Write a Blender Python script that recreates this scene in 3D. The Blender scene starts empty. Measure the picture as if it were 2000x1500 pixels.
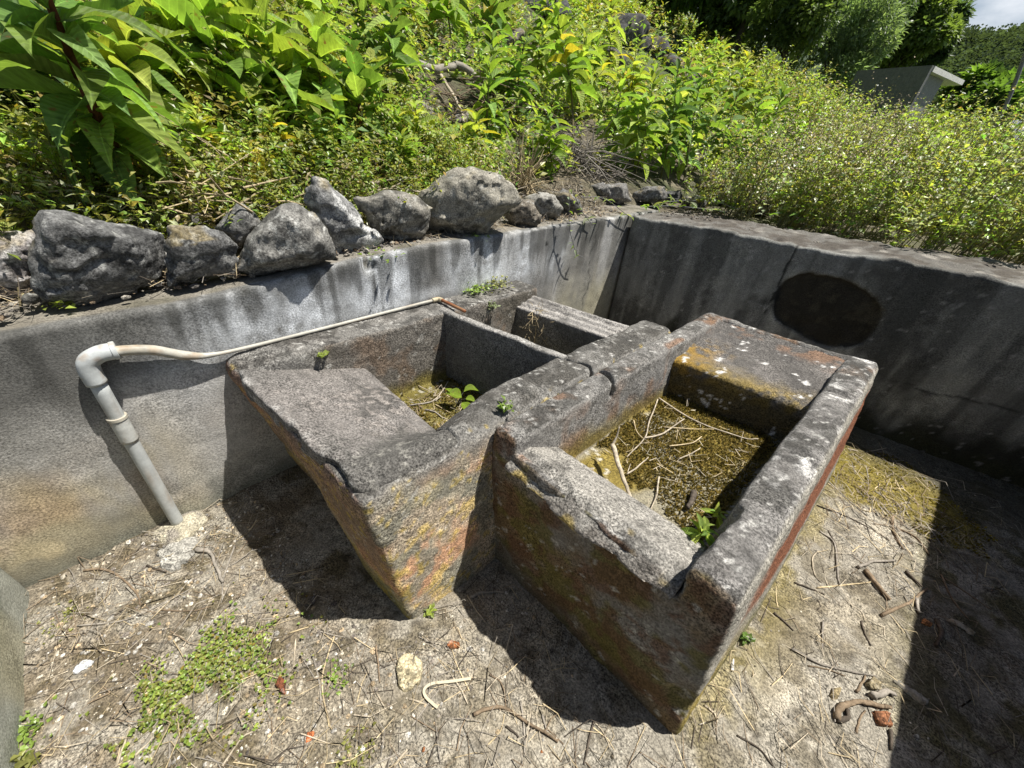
import bpy, bmesh, math, random
import numpy as np
from mathutils import Vector, Matrix

SC = bpy.context.scene
COL = SC.collection

# ------------------------------------------------------------------ camera
# world frame: x across the yard, y along the long wall, z up, yard floor at z = 0, eye 1.6 m above it
FPX, CX, CY, EYE = 752.0, 1000.0, 750.0, 1.6
def _ray(px, py):
    v = np.array([px - CX, CY - py, FPX]); return v / np.linalg.norm(v)
_up = -_ray(900.0, 1822.0)                       # where plumb lines meet
_v = _ray(1950.0, 310.0)                         # where the long wall vanishes
_yv = _v - _up * (_v @ _up); _yv /= np.linalg.norm(_yv)
_xv = np.cross(_up, _yv)
if _xv[0] < 0: _xv = -_xv
RM = np.array([_xv, _yv, _up])
cam_data = bpy.data.cameras.new('camera')
cam_data.sensor_width = 36.0
cam_data.lens = FPX / 2000.0 * 36.0
cam_data.clip_start = 0.02
cam_data.clip_end = 3000.0
cam = bpy.data.objects.new('camera', cam_data); COL.objects.link(cam)
_r, _u, _f = RM[:, 0], RM[:, 1], RM[:, 2]
cam.matrix_world = Matrix(((_r[0], _u[0], -_f[0], 0), (_r[1], _u[1], -_f[1], 0), (_r[2], _u[2], -_f[2], EYE), (0, 0, 0, 1)))
SC.camera = cam

# ------------------------------------------------------------------ light
SUN_DIR = np.array([0.20, 0.246, 0.73]); SUN_DIR /= np.linalg.norm(SUN_DIR)
world = bpy.data.worlds.new('World'); SC.world = world; world.use_nodes = True
wn, wl = world.node_tree.nodes, world.node_tree.links
wn.clear()
w_out = wn.new('ShaderNodeOutputWorld'); w_bg = wn.new('ShaderNodeBackground')
w_sky = wn.new('ShaderNodeTexSky'); w_sky.sky_type = 'NISHITA'; w_sky.sun_disc = False
w_sky.sun_elevation = math.asin(SUN_DIR[2]); w_sky.sun_rotation = math.atan2(SUN_DIR[0], SUN_DIR[1])
w_tc = wn.new('ShaderNodeTexCoord'); w_no = wn.new('ShaderNodeTexNoise')
w_no.inputs['Scale'].default_value = 3.2; w_no.inputs['Detail'].default_value = 7; w_no.inputs['Roughness'].default_value = 0.58
w_map = wn.new('ShaderNodeMapping'); w_map.inputs['Location'].default_value = (1.6, 0.9, 0.4); w_map.inputs['Scale'].default_value = (1, 1, 2.4)
w_rp = wn.new('ShaderNodeValToRGB'); w_rp.color_ramp.elements[0].position = 0.54; w_rp.color_ramp.elements[1].position = 0.74
w_mx = wn.new('ShaderNodeMix'); w_mx.data_type = 'RGBA'
w_mx.inputs[7].default_value = (11.0, 11.6, 12.4, 1)
wl.new(w_tc.outputs['Generated'], w_map.inputs['Vector']); wl.new(w_map.outputs[0], w_no.inputs['Vector'])
wl.new(w_no.outputs['Fac'], w_rp.inputs[0]); wl.new(w_rp.outputs[0], w_mx.inputs[0])
wl.new(w_sky.outputs[0], w_mx.inputs[6]); wl.new(w_mx.outputs[2], w_bg.inputs['Color'])
w_bg.inputs['Strength'].default_value = 0.05
wl.new(w_bg.outputs[0], w_out.inputs[0])
sun_data = bpy.data.lights.new('sun', 'SUN'); sun_data.energy = 5.0; sun_data.angle = math.radians(0.55); sun_data.color = (1.0, 0.955, 0.88)
sun = bpy.data.objects.new('sun', sun_data); COL.objects.link(sun)
sun.rotation_euler = Vector(SUN_DIR).to_track_quat('Z', 'Y').to_euler(); sun.location = (3, 4, 10)
SC.view_settings.view_transform = 'Standard'; SC.view_settings.look = 'None'
SC.view_settings.exposure = 0.66; SC.view_settings.gamma = 1.0; SC.view_settings.use_curve_mapping = False
SC.render.engine = 'CYCLES'
SC.cycles.max_bounces = 6; SC.cycles.diffuse_bounces = 2; SC.cycles.transmission_bounces = 3; SC.cycles.transparent_max_bounces = 4
SC.cycles.use_denoising = True

# ------------------------------------------------------------------ picking points
def W(px, py, z=0.0):
    d = RM @ _ray(px, py); t = (z - EYE) / d[2]; return np.array([0, 0, EYE]) + t * d
def XP(px, py, x):
    d = RM @ _ray(px, py); t = x / d[0]; return np.array([0, 0, EYE]) + t * d
def YP(px, py, y):
    d = RM @ _ray(px, py); t = y / d[1]; return np.array([0, 0, EYE]) + t * d
def at_dist(px, py, r):
    d = RM @ _ray(px, py); return np.array([0, 0, EYE]) + d * r

# ------------------------------------------------------------------ noise and meshing helpers
def _hash(ix, iy, iz, seed):
    h = (ix.astype(np.uint32) * np.uint32(374761393) + iy.astype(np.uint32) * np.uint32(668265263) + iz.astype(np.uint32) * np.uint32(2246822519) + np.uint32((seed * 3266489917) & 0xffffffff))
    h ^= h >> np.uint32(15); h *= np.uint32(2246822519); h ^= h >> np.uint32(13); h *= np.uint32(3266489917); h ^= h >> np.uint32(16)
    return h.astype(np.float32) * np.float32(2.0 / 4294967295.0) - np.float32(1.0)
def vnoise(p, scale=1.0, seed=0):
    q = np.asarray(p, dtype=np.float32) * np.float32(scale) + np.float32(1000.0)
    i = np.floor(q).astype(np.int64); f = q - i
    f = f * f * f * (f * (f * 6 - 15) + 10)
    x, y, z = i[..., 0], i[..., 1], i[..., 2]; fx, fy, fz = f[..., 0], f[..., 1], f[..., 2]
    def c(a, b, d): return _hash(x + a, y + b, z + d, seed)
    x00 = c(0,0,0) * (1-fx) + c(1,0,0) * fx; x10 = c(0,1,0) * (1-fx) + c(1,1,0) * fx
    x01 = c(0,0,1) * (1-fx) + c(1,0,1) * fx; x11 = c(0,1,1) * (1-fx) + c(1,1,1) * fx
    return (x00 * (1-fy) + x10 * fy) * (1-fz) + (x01 * (1-fy) + x11 * fy) * fz
def fbm(p, scale=1.0, octaves=4, seed=0, gain=0.5):
    t, a, s = 0.0, 1.0, 0.0
    for k in range(octaves):
        t = t + a * vnoise(p, scale * 2.03 ** k, seed + 17 * k); s += a; a *= gain
    return t / s
def sstep(a, b, x):
    t = np.clip((x - a) / (b - a), 0, 1); return t * t * (3 - 2 * t)
def mixc(a, b, t):
    t = np.asarray(t)[..., None]; return a * (1 - t) + np.asarray(b, dtype=np.float32) * t
def smax(a, b, k=0.02):
    h = np.maximum(k - np.abs(a - b), 0) / k; return np.maximum(a, b) + h * h * k * 0.25
def smin(a, b, k=0.02): return -smax(-a, -b, k)

def make_mesh(name, verts, faces, col=None, smooth=True):
    """faces: an (n,3) or (n,4) int array, or a list of such arrays"""
    verts = np.asarray(verts, dtype=np.float32)
    fl = faces if isinstance(faces, list) else [faces]
    fl = [np.asarray(f, dtype=np.int32) for f in fl if len(f)]
    me = bpy.data.meshes.new(name)
    me.vertices.add(len(verts)); me.vertices.foreach_set('co', verts.ravel())
    li = np.concatenate([f.ravel() for f in fl]); ns = np.concatenate([np.full(len(f), f.shape[1], dtype=np.int32) for f in fl])
    me.loops.add(len(li)); me.loops.foreach_set('vertex_index', li)
    me.polygons.add(len(ns)); st = np.concatenate([[0], np.cumsum(ns)[:-1]]).astype(np.int32)
    me.polygons.foreach_set('loop_start', st); me.polygons.foreach_set('loop_total', ns)
    me.polygons.foreach_set('use_smooth', np.full(len(ns), smooth, dtype=bool))
    me.update(calc_edges=True)
    if col is not None:
        c = np.ones((len(verts), 4), dtype=np.float32); c[:, :3] = np.clip(col, 0, 1)
        a = me.color_attributes.new('Col', 'FLOAT_COLOR', 'POINT'); a.data.foreach_set('color', c.ravel())
    me.validate()
    return me
def link(name, me, mat=None, parent=None, loc=None):
    o = bpy.data.objects.new(name, me); COL.objects.link(o)
    if mat is not None and len(me.materials) == 0: me.materials.append(mat)
    if parent is not None: o.parent = parent
    if loc is not None: o.location = loc
    return o
def empty(name, loc):
    o = bpy.data.objects.new(name, None); o.empty_display_size = 0.05; COL.objects.link(o); o.location = tuple(float(v) for v in loc); return o
def tag(o, label=None, cat=None, group=None, kind=None):
    if label: o['label'] = label
    if cat: o['category'] = cat
    if group: o['group'] = group
    if kind: o['kind'] = kind
    return o

def surface_nets(F, lo, h):
    """closed surface of F < 0 sampled on a grid; returns verts, quads"""
    nx, ny, nz = F.shape
    S = F < 0
    cnt = np.zeros((nx-1, ny-1, nz-1), np.int8)
    for a in (0, 1):
        for b in (0, 1):
            for c in (0, 1): cnt += S[a:nx-1+a, b:ny-1+b, c:nz-1+c]
    act = (cnt > 0) & (cnt < 8)
    idx = np.argwhere(act); n = len(idx)
    vid = np.full(act.shape, -1, np.int32); vid[act] = np.arange(n)
    corner = [(a, b, c) for a in (0, 1) for b in (0, 1) for c in (0, 1)]
    vals = {k: F[idx[:, 0]+k[0], idx[:, 1]+k[1], idx[:, 2]+k[2]] for k in corner}
    acc = np.zeros((n, 3), np.float32); m = np.zeros(n, np.float32)
    for k in corner:
        for ax in range(3):
            if k[ax] == 0:
                k2 = list(k); k2[ax] = 1; k2 = tuple(k2)
                v0, v1 = vals[k], vals[k2]; cr = (v0 < 0) != (v1 < 0)
                t = np.where(cr, v0 / np.where(cr, v0 - v1, 1), 0)
                for d in range(3):
                    acc[:, d] += np.where(cr, (k[d] + (t if d == ax else 0)), 0)
                m += cr
    V = (idx + acc / m[:, None]) * h + np.asarray(lo, np.float32)
    Q = []
    for ax in range(3):
        o1, o2 = [d for d in range(3) if d != ax]
        sl0 = [slice(None)] * 3; sl1 = [slice(None)] * 3
        sl0[ax] = slice(0, F.shape[ax]-1); sl1[ax] = slice(1, F.shape[ax])
        A, B = S[tuple(sl0)], S[tuple(sl1)]
        e = np.argwhere(A != B); inside = A[tuple(e.T)]
        ok = (e[:, o1] > 0) & (e[:, o2] > 0) & (e[:, o1] < F.shape[o1]-1) & (e[:, o2] < F.shape[o2]-1)
        e, inside = e[ok], inside[ok]
        def cell(d1, d2):
            q = e.copy(); q[:, o1] -= d1; q[:, o2] -= d2; return vid[tuple(q.T)]
        q = np.stack([cell(1, 1), cell(0, 1), cell(0, 0), cell(1, 0)], 1)
        flip = ~inside if ax != 1 else inside
        q[flip] = q[flip][:, ::-1]
        Q.append(q)
    return V, np.concatenate(Q)
def vert_normals(V, Q):
    n = np.zeros_like(V)
    fn = np.cross(V[Q[:, 2]] - V[Q[:, 0]], V[Q[:, -1]] - V[Q[:, 1]])
    for k in range(Q.shape[1]): np.add.at(n, Q[:, k], fn)
    return n / np.maximum(np.linalg.norm(n, axis=1, keepdims=True), 1e-9)
def solid(fn, lo, hi, h, rough=0.004, rscale=14, seed=0, fine=0.0):
    """mesh of an implicit solid, its surface roughened along the normal"""
    lo = np.asarray(lo, np.float32); hi = np.asarray(hi, np.float32)
    ax = [np.arange(lo[d], hi[d] + h, h, dtype=np.float32) for d in range(3)]
    X, Y, Z = np.meshgrid(*ax, indexing='ij')
    F = fn(X, Y, Z).astype(np.float32)
    for d in range(3):                                # keep the surface closed at the box faces
        sl = [slice(None)] * 3
        for e in (0, -1):
            sl[d] = e; F[tuple(sl)] = np.maximum(F[tuple(sl)], 0.5 * h)
    V, Q = surface_nets(F, lo, h)
    N = vert_normals(V, Q)
    if rough:
        V = V + N * (fbm(V, rscale, 4, seed, 0.6) * rough)[:, None]
    if fine:
        V = V + N * (vnoise(V, 70, seed + 5) * fine)[:, None]
    return V.astype(np.float32), Q, N
def tube(pts, rad, sides=6, cap=True):
    P = np.asarray(pts, float); n = len(P); R_ = np.broadcast_to(np.asarray(rad, float), (n,))
    T = np.gradient(P, axis=0); T /= np.maximum(np.linalg.norm(T, axis=1, keepdims=True), 1e-9)
    ref = np.array([0, 0, 1.0]) if abs(T[0][2]) < 0.9 else np.array([1.0, 0, 0])
    V = []
    for i in range(n):
        a = ref - T[i] * (ref @ T[i]); a /= np.linalg.norm(a); b = np.cross(T[i], a); ref = a
        ang = np.arange(sides) * 2 * math.pi / sides
        V.append(P[i] + R_[i] * (np.cos(ang)[:, None] * a + np.sin(ang)[:, None] * b))
    V = np.concatenate(V); F = []
    for i in range(n - 1):
        for k in range(sides):
            k2 = (k + 1) % sides; F.append((i*sides+k, i*sides+k2, (i+1)*sides+k2, (i+1)*sides+k))
    F = [np.array(F)]
    if cap:
        V = np.concatenate([V, P[:1], P[-1:]]); c0, c1 = len(V) - 2, len(V) - 1
        t = [(c0, (k+1) % sides, k) for k in range(sides)] + [(c1, (n-1)*sides+k, (n-1)*sides+(k+1) % sides) for k in range(sides)]
        F.append(np.array(t))
    return V, F
class Bag:
    """collects pieces that belong to one mesh"""
    def __init__(self): self.v, self.f, self.c, self.n = [], {3: [], 4: []}, [], 0
    def add(self, V, F, col=(0.5, 0.5, 0.5)):
        V = np.asarray(V, np.float32)
        for f in (F if isinstance(F, list) else [F]):
            f = np.asarray(f)
            if len(f): self.f[f.shape[1]].append(f + self.n)
        c = np.asarray(col, np.float32); self.c.append(np.broadcast_to(c, (len(V), 3)))
        self.v.append(V); self.n += len(V)
    def mesh(self, name, smooth=True, off=None):
        V = np.concatenate(self.v)
        if off is not None: V = V - np.asarray(off, np.float32)
        return make_mesh(name, V, [np.concatenate(x) for x in self.f.values() if x], np.concatenate(self.c), smooth)
def spline(pts, n=8):
    P = np.asarray(pts, float)
    if len(P) < 3: 
        t = np.linspace(0, 1, n)[:, None]; return P[0] * (1 - t) + P[-1] * t
    E_ = np.concatenate([[2*P[0]-P[1]], P, [2*P[-1]-P[-2]]]); out = []
    for i in range(len(P) - 1):
        p0, p1, p2, p3 = E_[i:i+4]
        for t in np.linspace(0, 1, n, endpoint=False):
            out.append(0.5 * ((2*p1) + (p2-p0)*t + (2*p0-5*p1+4*p2-p3)*t*t + (3*p1-p0-3*p2+p3)*t**3))
    out.append(P[-1]); return np.array(out)

# ------------------------------------------------------------------ materials
def node(nt, t, **kw):
    n = nt.nodes.new(t)
    for k, v in kw.items(): setattr(n, k, v)
    return n
def mineral(name, speck=220, speck_lo=0.62, speck_hi=1.4, bump=0.5, bump_scale=160, rough=0.92, attr=True, base=(0.3, 0.3, 0.3), mid=22, coarse=0.35):
    """weathered mineral surface: colour map of the piece, times grain, plus fine relief"""
    m = bpy.data.materials.new(name); m.use_nodes = True; nt = m.node_tree; L = nt.links
    b = nt.nodes['Principled BSDF']; b.inputs['Roughness'].default_value = rough; b.inputs['Specular IOR Level'].default_value = 0.25
    tc = node(nt, 'ShaderNodeTexCoord')
    n1 = node(nt, 'ShaderNodeTexNoise'); n1.inputs['Scale'].default_value = speck; n1.inputs['Detail'].default_value = 3; n1.inputs['Roughness'].default_value = 0.75
    n2 = node(nt, 'ShaderNodeTexNoise'); n2.inputs['Scale'].default_value = mid; n2.inputs['Detail'].default_value = 5; n2.inputs['Roughness'].default_value = 0.65
    L.new(tc.outputs['Object'], n1.inputs['Vector']); L.new(tc.outputs['Object'], n2.inputs['Vector'])
    r1 = node(nt, 'ShaderNodeMapRange'); r1.inputs[1].default_value = 0.38; r1.inputs[2].default_value = 0.62; r1.inputs[3].default_value = speck_lo; r1.inputs[4].default_value = speck_hi
    r2 = node(nt, 'ShaderNodeMapRange'); r2.inputs[1].default_value = 0.25; r2.inputs[2].default_value = 0.75; r2.inputs[3].default_value = 1 - coarse; r2.inputs[4].default_value = 1 + coarse
    L.new(n1.outputs['Fac'], r1.inputs[0]); L.new(n2.outputs['Fac'], r2.inputs[0])
    mu = node(nt, 'ShaderNodeMath', operation='MULTIPLY'); L.new(r1.outputs[0], mu.inputs[0]); L.new(r2.outputs[0], mu.inputs[1])
    # the grain is worn smooth in places
    n4 = node(nt, 'ShaderNodeTexNoise'); n4.inputs['Scale'].default_value = 5.5; n4.inputs['Detail'].default_value = 3; L.new(tc.outputs['Object'], n4.inputs['Vector'])
    r4 = node(nt, 'ShaderNodeMapRange'); r4.inputs[1].default_value = 0.38; r4.inputs[2].default_value = 0.60; r4.inputs[3].default_value = 0.5; r4.inputs[4].default_value = 1.0; L.new(n4.outputs['Fac'], r4.inputs[0])
    g1 = node(nt, 'ShaderNodeMath', operation='SUBTRACT'); g1.inputs[1].default_value = 1.0; L.new(mu.outputs[0], g1.inputs[0])
    g2 = node(nt, 'ShaderNodeMath', operation='MULTIPLY_ADD'); g2.inputs[2].default_value = 1.0; L.new(g1.outputs[0], g2.inputs[0]); L.new(r4.outputs[0], g2.inputs[1]); mu = g2
    vm = node(nt, 'ShaderNodeVectorMath', operation='SCALE')
    if attr:
        at = node(nt, 'ShaderNodeVertexColor', layer_name='Col'); L.new(at.outputs['Color'], vm.inputs[0])
    else:
        vm.inputs[0].default_value = base
    L.new(mu.outputs[0], vm.inputs['Scale']); L.new(vm.outputs[0], b.inputs['Base Color'])
    n3 = node(nt, 'ShaderNodeTexNoise'); n3.inputs['Scale'].default_value = bump_scale; n3.inputs['Detail'].default_value = 4; n3.inputs['Roughness'].default_value = 0.7
    L.new(tc.outputs['Object'], n3.inputs['Vector'])
    ad = node(nt, 'ShaderNodeMath', operation='MULTIPLY_ADD'); ad.inputs[1].default_value = 0.6
    L.new(n2.outputs['Fac'], ad.inputs[0]); L.new(n3.outputs['Fac'], ad.inputs[2])
    bp = node(nt, 'ShaderNodeBump'); bp.inputs['Strength'].default_value = bump; bp.inputs['Distance'].default_value = 0.006
    L.new(ad.outputs[0], bp.inputs['Height']); L.new(bp.outputs[0], b.inputs['Normal'])
    return m
def leafy(name, source='attr', base=(0.1, 0.2, 0.03), trans=0.42, gloss=0.2, rough=0.58, vein=False):
    m = bpy.data.materials.new(name); m.use_nodes = True; nt = m.node_tree; L = nt.links
    b = nt.nodes['Principled BSDF']; b.inputs['Roughness'].default_value = rough; b.inputs['Specular IOR Level'].default_value = gloss
    out = nt.nodes['Material Output']
    if source == 'attr':
        c = node(nt, 'ShaderNodeVertexColor', layer_name='Col').outputs['Color']
    else:
        c = node(nt, 'ShaderNodeObjectInfo').outputs['Color']
    tc = node(nt, 'ShaderNodeTexCoord')
    no = node(nt, 'ShaderNodeTexNoise'); no.inputs['Scale'].default_value = 9 if source != 'attr' else 3; no.inputs['Detail'].default_value = 4
    L.new(tc.outputs['Object'], no.inputs['Vector'])
    mr = node(nt, 'ShaderNodeMapRange'); mr.inputs[1].default_value = 0.3; mr.inputs[2].default_value = 0.7; mr.inputs[3].default_value = 0.78; mr.inputs[4].default_value = 1.2
    L.new(no.outputs['Fac'], mr.inputs[0])
    fac = mr.outputs[0]
    if vein:                                          # pale midrib and side veins in the leaf's own axes
        sp = node(nt, 'ShaderNodeSeparateXYZ'); L.new(tc.outputs['Object'], sp.inputs[0])
        ab = node(nt, 'ShaderNodeMath', operation='ABSOLUTE'); L.new(sp.outputs['X'], ab.inputs[0])
        rb = node(nt, 'ShaderNodeMapRange'); rb.inputs[1].default_value = 0.004; rb.inputs[2].default_value = 0.014; rb.inputs[3].default_value = 1.0; rb.inputs[4].default_value = 0.0
        L.new(ab.outputs[0], rb.inputs[0])
        ma = node(nt, 'ShaderNodeMath', operation='MULTIPLY_ADD'); ma.inputs[1].default_value = -0.8; L.new(ab.outputs[0], ma.inputs[0]); L.new(sp.outputs['Y'], ma.inputs[2])
        ml = node(nt, 'ShaderNodeMath', operation='MULTIPLY'); ml.inputs[1].default_value = 75.0; L.new(ma.outputs[0], ml.inputs[0])
        si = node(nt, 'ShaderNodeMath', operation='SINE'); L.new(ml.outputs[0], si.inputs[0])
        sr = node(nt, 'ShaderNodeMapRange'); sr.inputs[1].default_value = 0.8; sr.inputs[2].default_value = 1.0; sr.inputs[3].default_value = 0.0; sr.inputs[4].default_value = 0.35
        L.new(si.outputs[0], sr.inputs[0])
        mx = node(nt, 'ShaderNodeMath', operation='MAXIMUM'); L.new(rb.outputs[0], mx.inputs[0]); L.new(sr.outputs[0], mx.inputs[1])
        a2 = node(nt, 'ShaderNodeMath', operation='MULTIPLY_ADD'); a2.inputs[1].default_value = 0.6; L.new(mx.outputs[0], a2.inputs[0]); L.new(fac, a2.inputs[2])
        fac = a2.outputs[0]
        bp = node(nt, 'ShaderNodeBump'); bp.inputs['Strength'].default_value = 0.35; bp.inputs['Distance'].default_value = 0.01
        L.new(si.outputs[0], bp.inputs['Height']); L.new(bp.outputs[0], b.inputs['Normal'])
    if vein:                                          # brown blemishes and dry margins
        sn = node(nt, 'ShaderNodeTexNoise'); sn.inputs['Scale'].default_value = 7; sn.inputs['Detail'].default_value = 3
        oi = node(nt, 'ShaderNodeObjectInfo'); va = node(nt, 'ShaderNodeVectorMath', operation='ADD'); L.new(tc.outputs['Object'], va.inputs[0]); L.new(oi.outputs['Location'], va.inputs[1]); L.new(va.outputs[0], sn.inputs['Vector'])
        sm_ = node(nt, 'ShaderNodeMapRange'); sm_.inputs[1].default_value = 0.64; sm_.inputs[2].default_value = 0.72; L.new(sn.outputs['Fac'], sm_.inputs[0])
        bl = node(nt, 'ShaderNodeMix', data_type='RGBA'); bl.inputs[7].default_value = (0.20, 0.13, 0.05, 1); L.new(sm_.outputs[0], bl.inputs[0]); L.new(c, bl.inputs[6]); c = bl.outputs[2]
    vm = node(nt, 'ShaderNodeVectorMath', operation='SCALE'); L.new(c, vm.inputs[0]); L.new(fac, vm.inputs['Scale'])
    L.new(vm.outputs[0], b.inputs['Base Color'])
    tr = node(nt, 'ShaderNodeBsdfTranslucent')
    tv = node(nt, 'ShaderNodeVectorMath', operation='MULTIPLY'); tv.inputs[1].default_value = (1.55, 1.6, 0.7); L.new(vm.outputs[0], tv.inputs[0])
    L.new(tv.outputs[0], tr.inputs['Color'])
    ms = node(nt, 'ShaderNodeMixShader'); ms.inputs[0].default_value = trans
    L.new(b.outputs[0], ms.inputs[1]); L.new(tr.outputs[0], ms.inputs[2]); L.new(ms.outputs[0], out.inputs['Surface'])
    return m
M_CONC = mineral('weathered_concrete', speck=150, speck_lo=0.25, speck_hi=1.85, bump=1.0, bump_scale=90, mid=36, coarse=0.45)
M_WALL = mineral('wall_render', speck=150, speck_lo=0.55, speck_hi=1.48, bump=0.4, bump_scale=130, mid=16, coarse=0.3)
M_FLOOR = mineral('yard_floor', speck=150, speck_lo=0.22, speck_hi=1.85, bump=1.0, bump_scale=90, mid=30, coarse=0.5)
M_ROCK = mineral('basalt', speck=130, speck_lo=0.4, speck_hi=1.65, bump=1.0, bump_scale=60, mid=18, coarse=0.5)
M_WOOD = mineral('dead_wood', speck=90, speck_lo=0.7, speck_hi=1.3, bump=0.6, bump_scale=80, mid=20, coarse=0.3)
M_SOIL = mineral('slope_soil', speck=40, speck_lo=0.5, speck_hi=1.5, bump=1.0, bump_scale=30, mid=6, coarse=0.4)
M_PIPE = mineral('grey_plastic', speck=60, speck_lo=0.9, speck_hi=1.08, bump=0.08, bump_scale=60, rough=0.5, mid=12, coarse=0.18)
M_LEAF = leafy('leaf_blade', 'object', vein=True)
M_FOL = leafy('small_foliage', 'attr', trans=0.40, gloss=0.5, rough=0.38)
M_MOSS = leafy('moss_tufts', 'attr', trans=0.25, gloss=0.05, rough=0.9)
M_TREE = leafy('tree_foliage', 'attr', trans=0.45, gloss=0.45, rough=0.4)
def spots(V, scale, lo, seed, warp=0.35):
    """small irregular blotches"""
    w = V + (warp / scale) * np.stack([vnoise(V, scale * 1.7, seed + k) for k in range(3)], 1)
    return sstep(lo, lo + 0.10, vnoise(w, scale, seed + 3) * 0.75 + vnoise(w, scale * 2.6, seed + 4) * 0.38 + vnoise(w, scale * 6, seed + 5) * 0.2)
# ------------------------------------------------------------------ the yard floor
def grid_xy(x0, x1, y0, y1, h):
    xs = np.arange(x0, x1 + h, h); ys = np.arange(y0, y1 + h, h)
    X, Y = np.meshgrid(xs, ys, indexing='ij'); nx, ny = X.shape
    i = np.arange(nx * ny).reshape(nx, ny)
    Q = np.stack([i[:-1, :-1], i[1:, :-1], i[1:, 1:], i[:-1, 1:]], -1).reshape(-1, 4)
    return X.ravel(), Y.ravel(), Q
def right_y(x): return 2.85 + 0.2 * (x + 1.71)          # inner face of the wall across the far end
_x, _y, _q = grid_xy(-1.80, 1.14, -0.86, 3.55, 0.0135)
_p = np.stack([_x, _y, np.zeros_like(_x)], 1)
def floor_z(p):
    return 0.010 * fbm(p, 1.6, 3, 3) + 0.006 * fbm(p, 11, 3, 4) + 0.0025 * vnoise(p, 60, 5) + 0.03 * sstep(0.10, -0.05, p[:, 0] + 1.71) * sstep(-0.2, 0.2, fbm(p, 5, 2, 8))
_p[:, 2] = floor_z(_p)
n_big, n_mid, n_sm = fbm(_p, 1.7, 4, 11), fbm(_p, 6, 4, 12, 0.6), fbm(_p, 22, 3, 13)
c = np.empty((len(_p), 3), np.float32); c[:] = (0.25, 0.23, 0.19)
c = mixc(c, (0.42, 0.385, 0.31), sstep(-0.05, 0.4, n_mid + 0.4 * n_sm))
west = sstep(-0.35, -0.95, _x + 0.25 * n_big)
c = mixc(c, (0.175, 0.145, 0.105), 0.8 * west * sstep(-0.45, 0.25, n_mid + n_sm * 0.5))
c = mixc(c, (0.13, 0.105, 0.07), sstep(0.05, 0.30, n_big * 0.7 + n_mid * 0.8 + 0.3 * n_sm) * (0.45 + 0.4 * west))
c = mixc(c, (0.085, 0.068, 0.036), sstep(0.06, 0.26, fbm(_p, 6.5, 5, 15, 0.72)) * (0.5 + 0.35 * west)); c = mixc(c, (0.06, 0.05, 0.035), spots(_p.astype(np.float32), 26, 0.52, 21) * 0.6); c = mixc(c, (0.075, 0.062, 0.04), np.exp(-np.clip(_x + 1.72, 0, 9) / 0.07) * 0.7)      # dark crust and spots; darker along the foot of the long wall
md = np.hypot((_x - 0.42) / 0.42, (_y - 2.72) / 0.30)
moss = sstep(1.15, 0.75, md + 0.45 * n_mid + 0.25 * n_sm)
nb = np.exp(-((_x - 0.22) / 0.09) ** 2) * sstep(0.6, 0.9, _y) * sstep(0.05, 0.4, n_mid + 0.3)
c = mixc(c, (0.17, 0.135, 0.022), np.clip(moss + 0.55 * nb, 0, 1) * 0.92)
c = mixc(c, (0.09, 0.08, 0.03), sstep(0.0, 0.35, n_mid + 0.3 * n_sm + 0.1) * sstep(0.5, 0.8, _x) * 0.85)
c = mixc(c, (0.05, 0.047, 0.03), sstep(-0.1, 0.3, n_big + 0.5 * n_mid) * sstep(0.55, 0.9, _x) * 0.7)  # mossy dark tone that also deepens the right-hand shadow in the floor colour
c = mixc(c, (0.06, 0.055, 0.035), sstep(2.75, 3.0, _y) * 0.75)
_p[:, 2] += 0.012 * moss * (0.6 + 0.6 * vnoise(_p, 55, 19))
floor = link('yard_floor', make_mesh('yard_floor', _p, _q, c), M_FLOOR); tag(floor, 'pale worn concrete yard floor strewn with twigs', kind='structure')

def _up3(A, n, ax, k):
    i = np.arange(n) / k; i0 = np.minimum(np.floor(i).astype(int), A.shape[ax] - 2); t = (i - i0).astype(np.float32)
    sh = [1, 1, 1]; sh[ax] = n; t = t.reshape(sh)
    return np.take(A, i0, ax) * (1 - t) + np.take(A, i0 + 1, ax) * t
def chips(X, Y, Z, s, seed):
    """noise field, sampled on every third grid point and filled in between"""
    k = 3
    ax = [np.arange(0, n + k, k) for n in X.shape]
    h = X[1, 0, 0] - X[0, 0, 0]
    gx, gy, gz = np.meshgrid(X[0, 0, 0] + ax[0] * h, Y[0, 0, 0] + ax[1] * h, Z[0, 0, 0] + ax[2] * h, indexing='ij')
    A = fbm(np.stack([gx, gy, gz], -1), s, 3, seed, 0.55)
    for d in range(3): A = _up3(A, X.shape[d], d, k)
    return A

# ------------------------------------------------------------------ walls
GREY = np.array((0.27, 0.265, 0.245), np.float32)
def piece(name, V, Q, C, mat, parent=None, base=(0, 0, 0)):
    return link(name, make_mesh(name, V - np.asarray(base, np.float32), Q, C), mat, parent)

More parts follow.
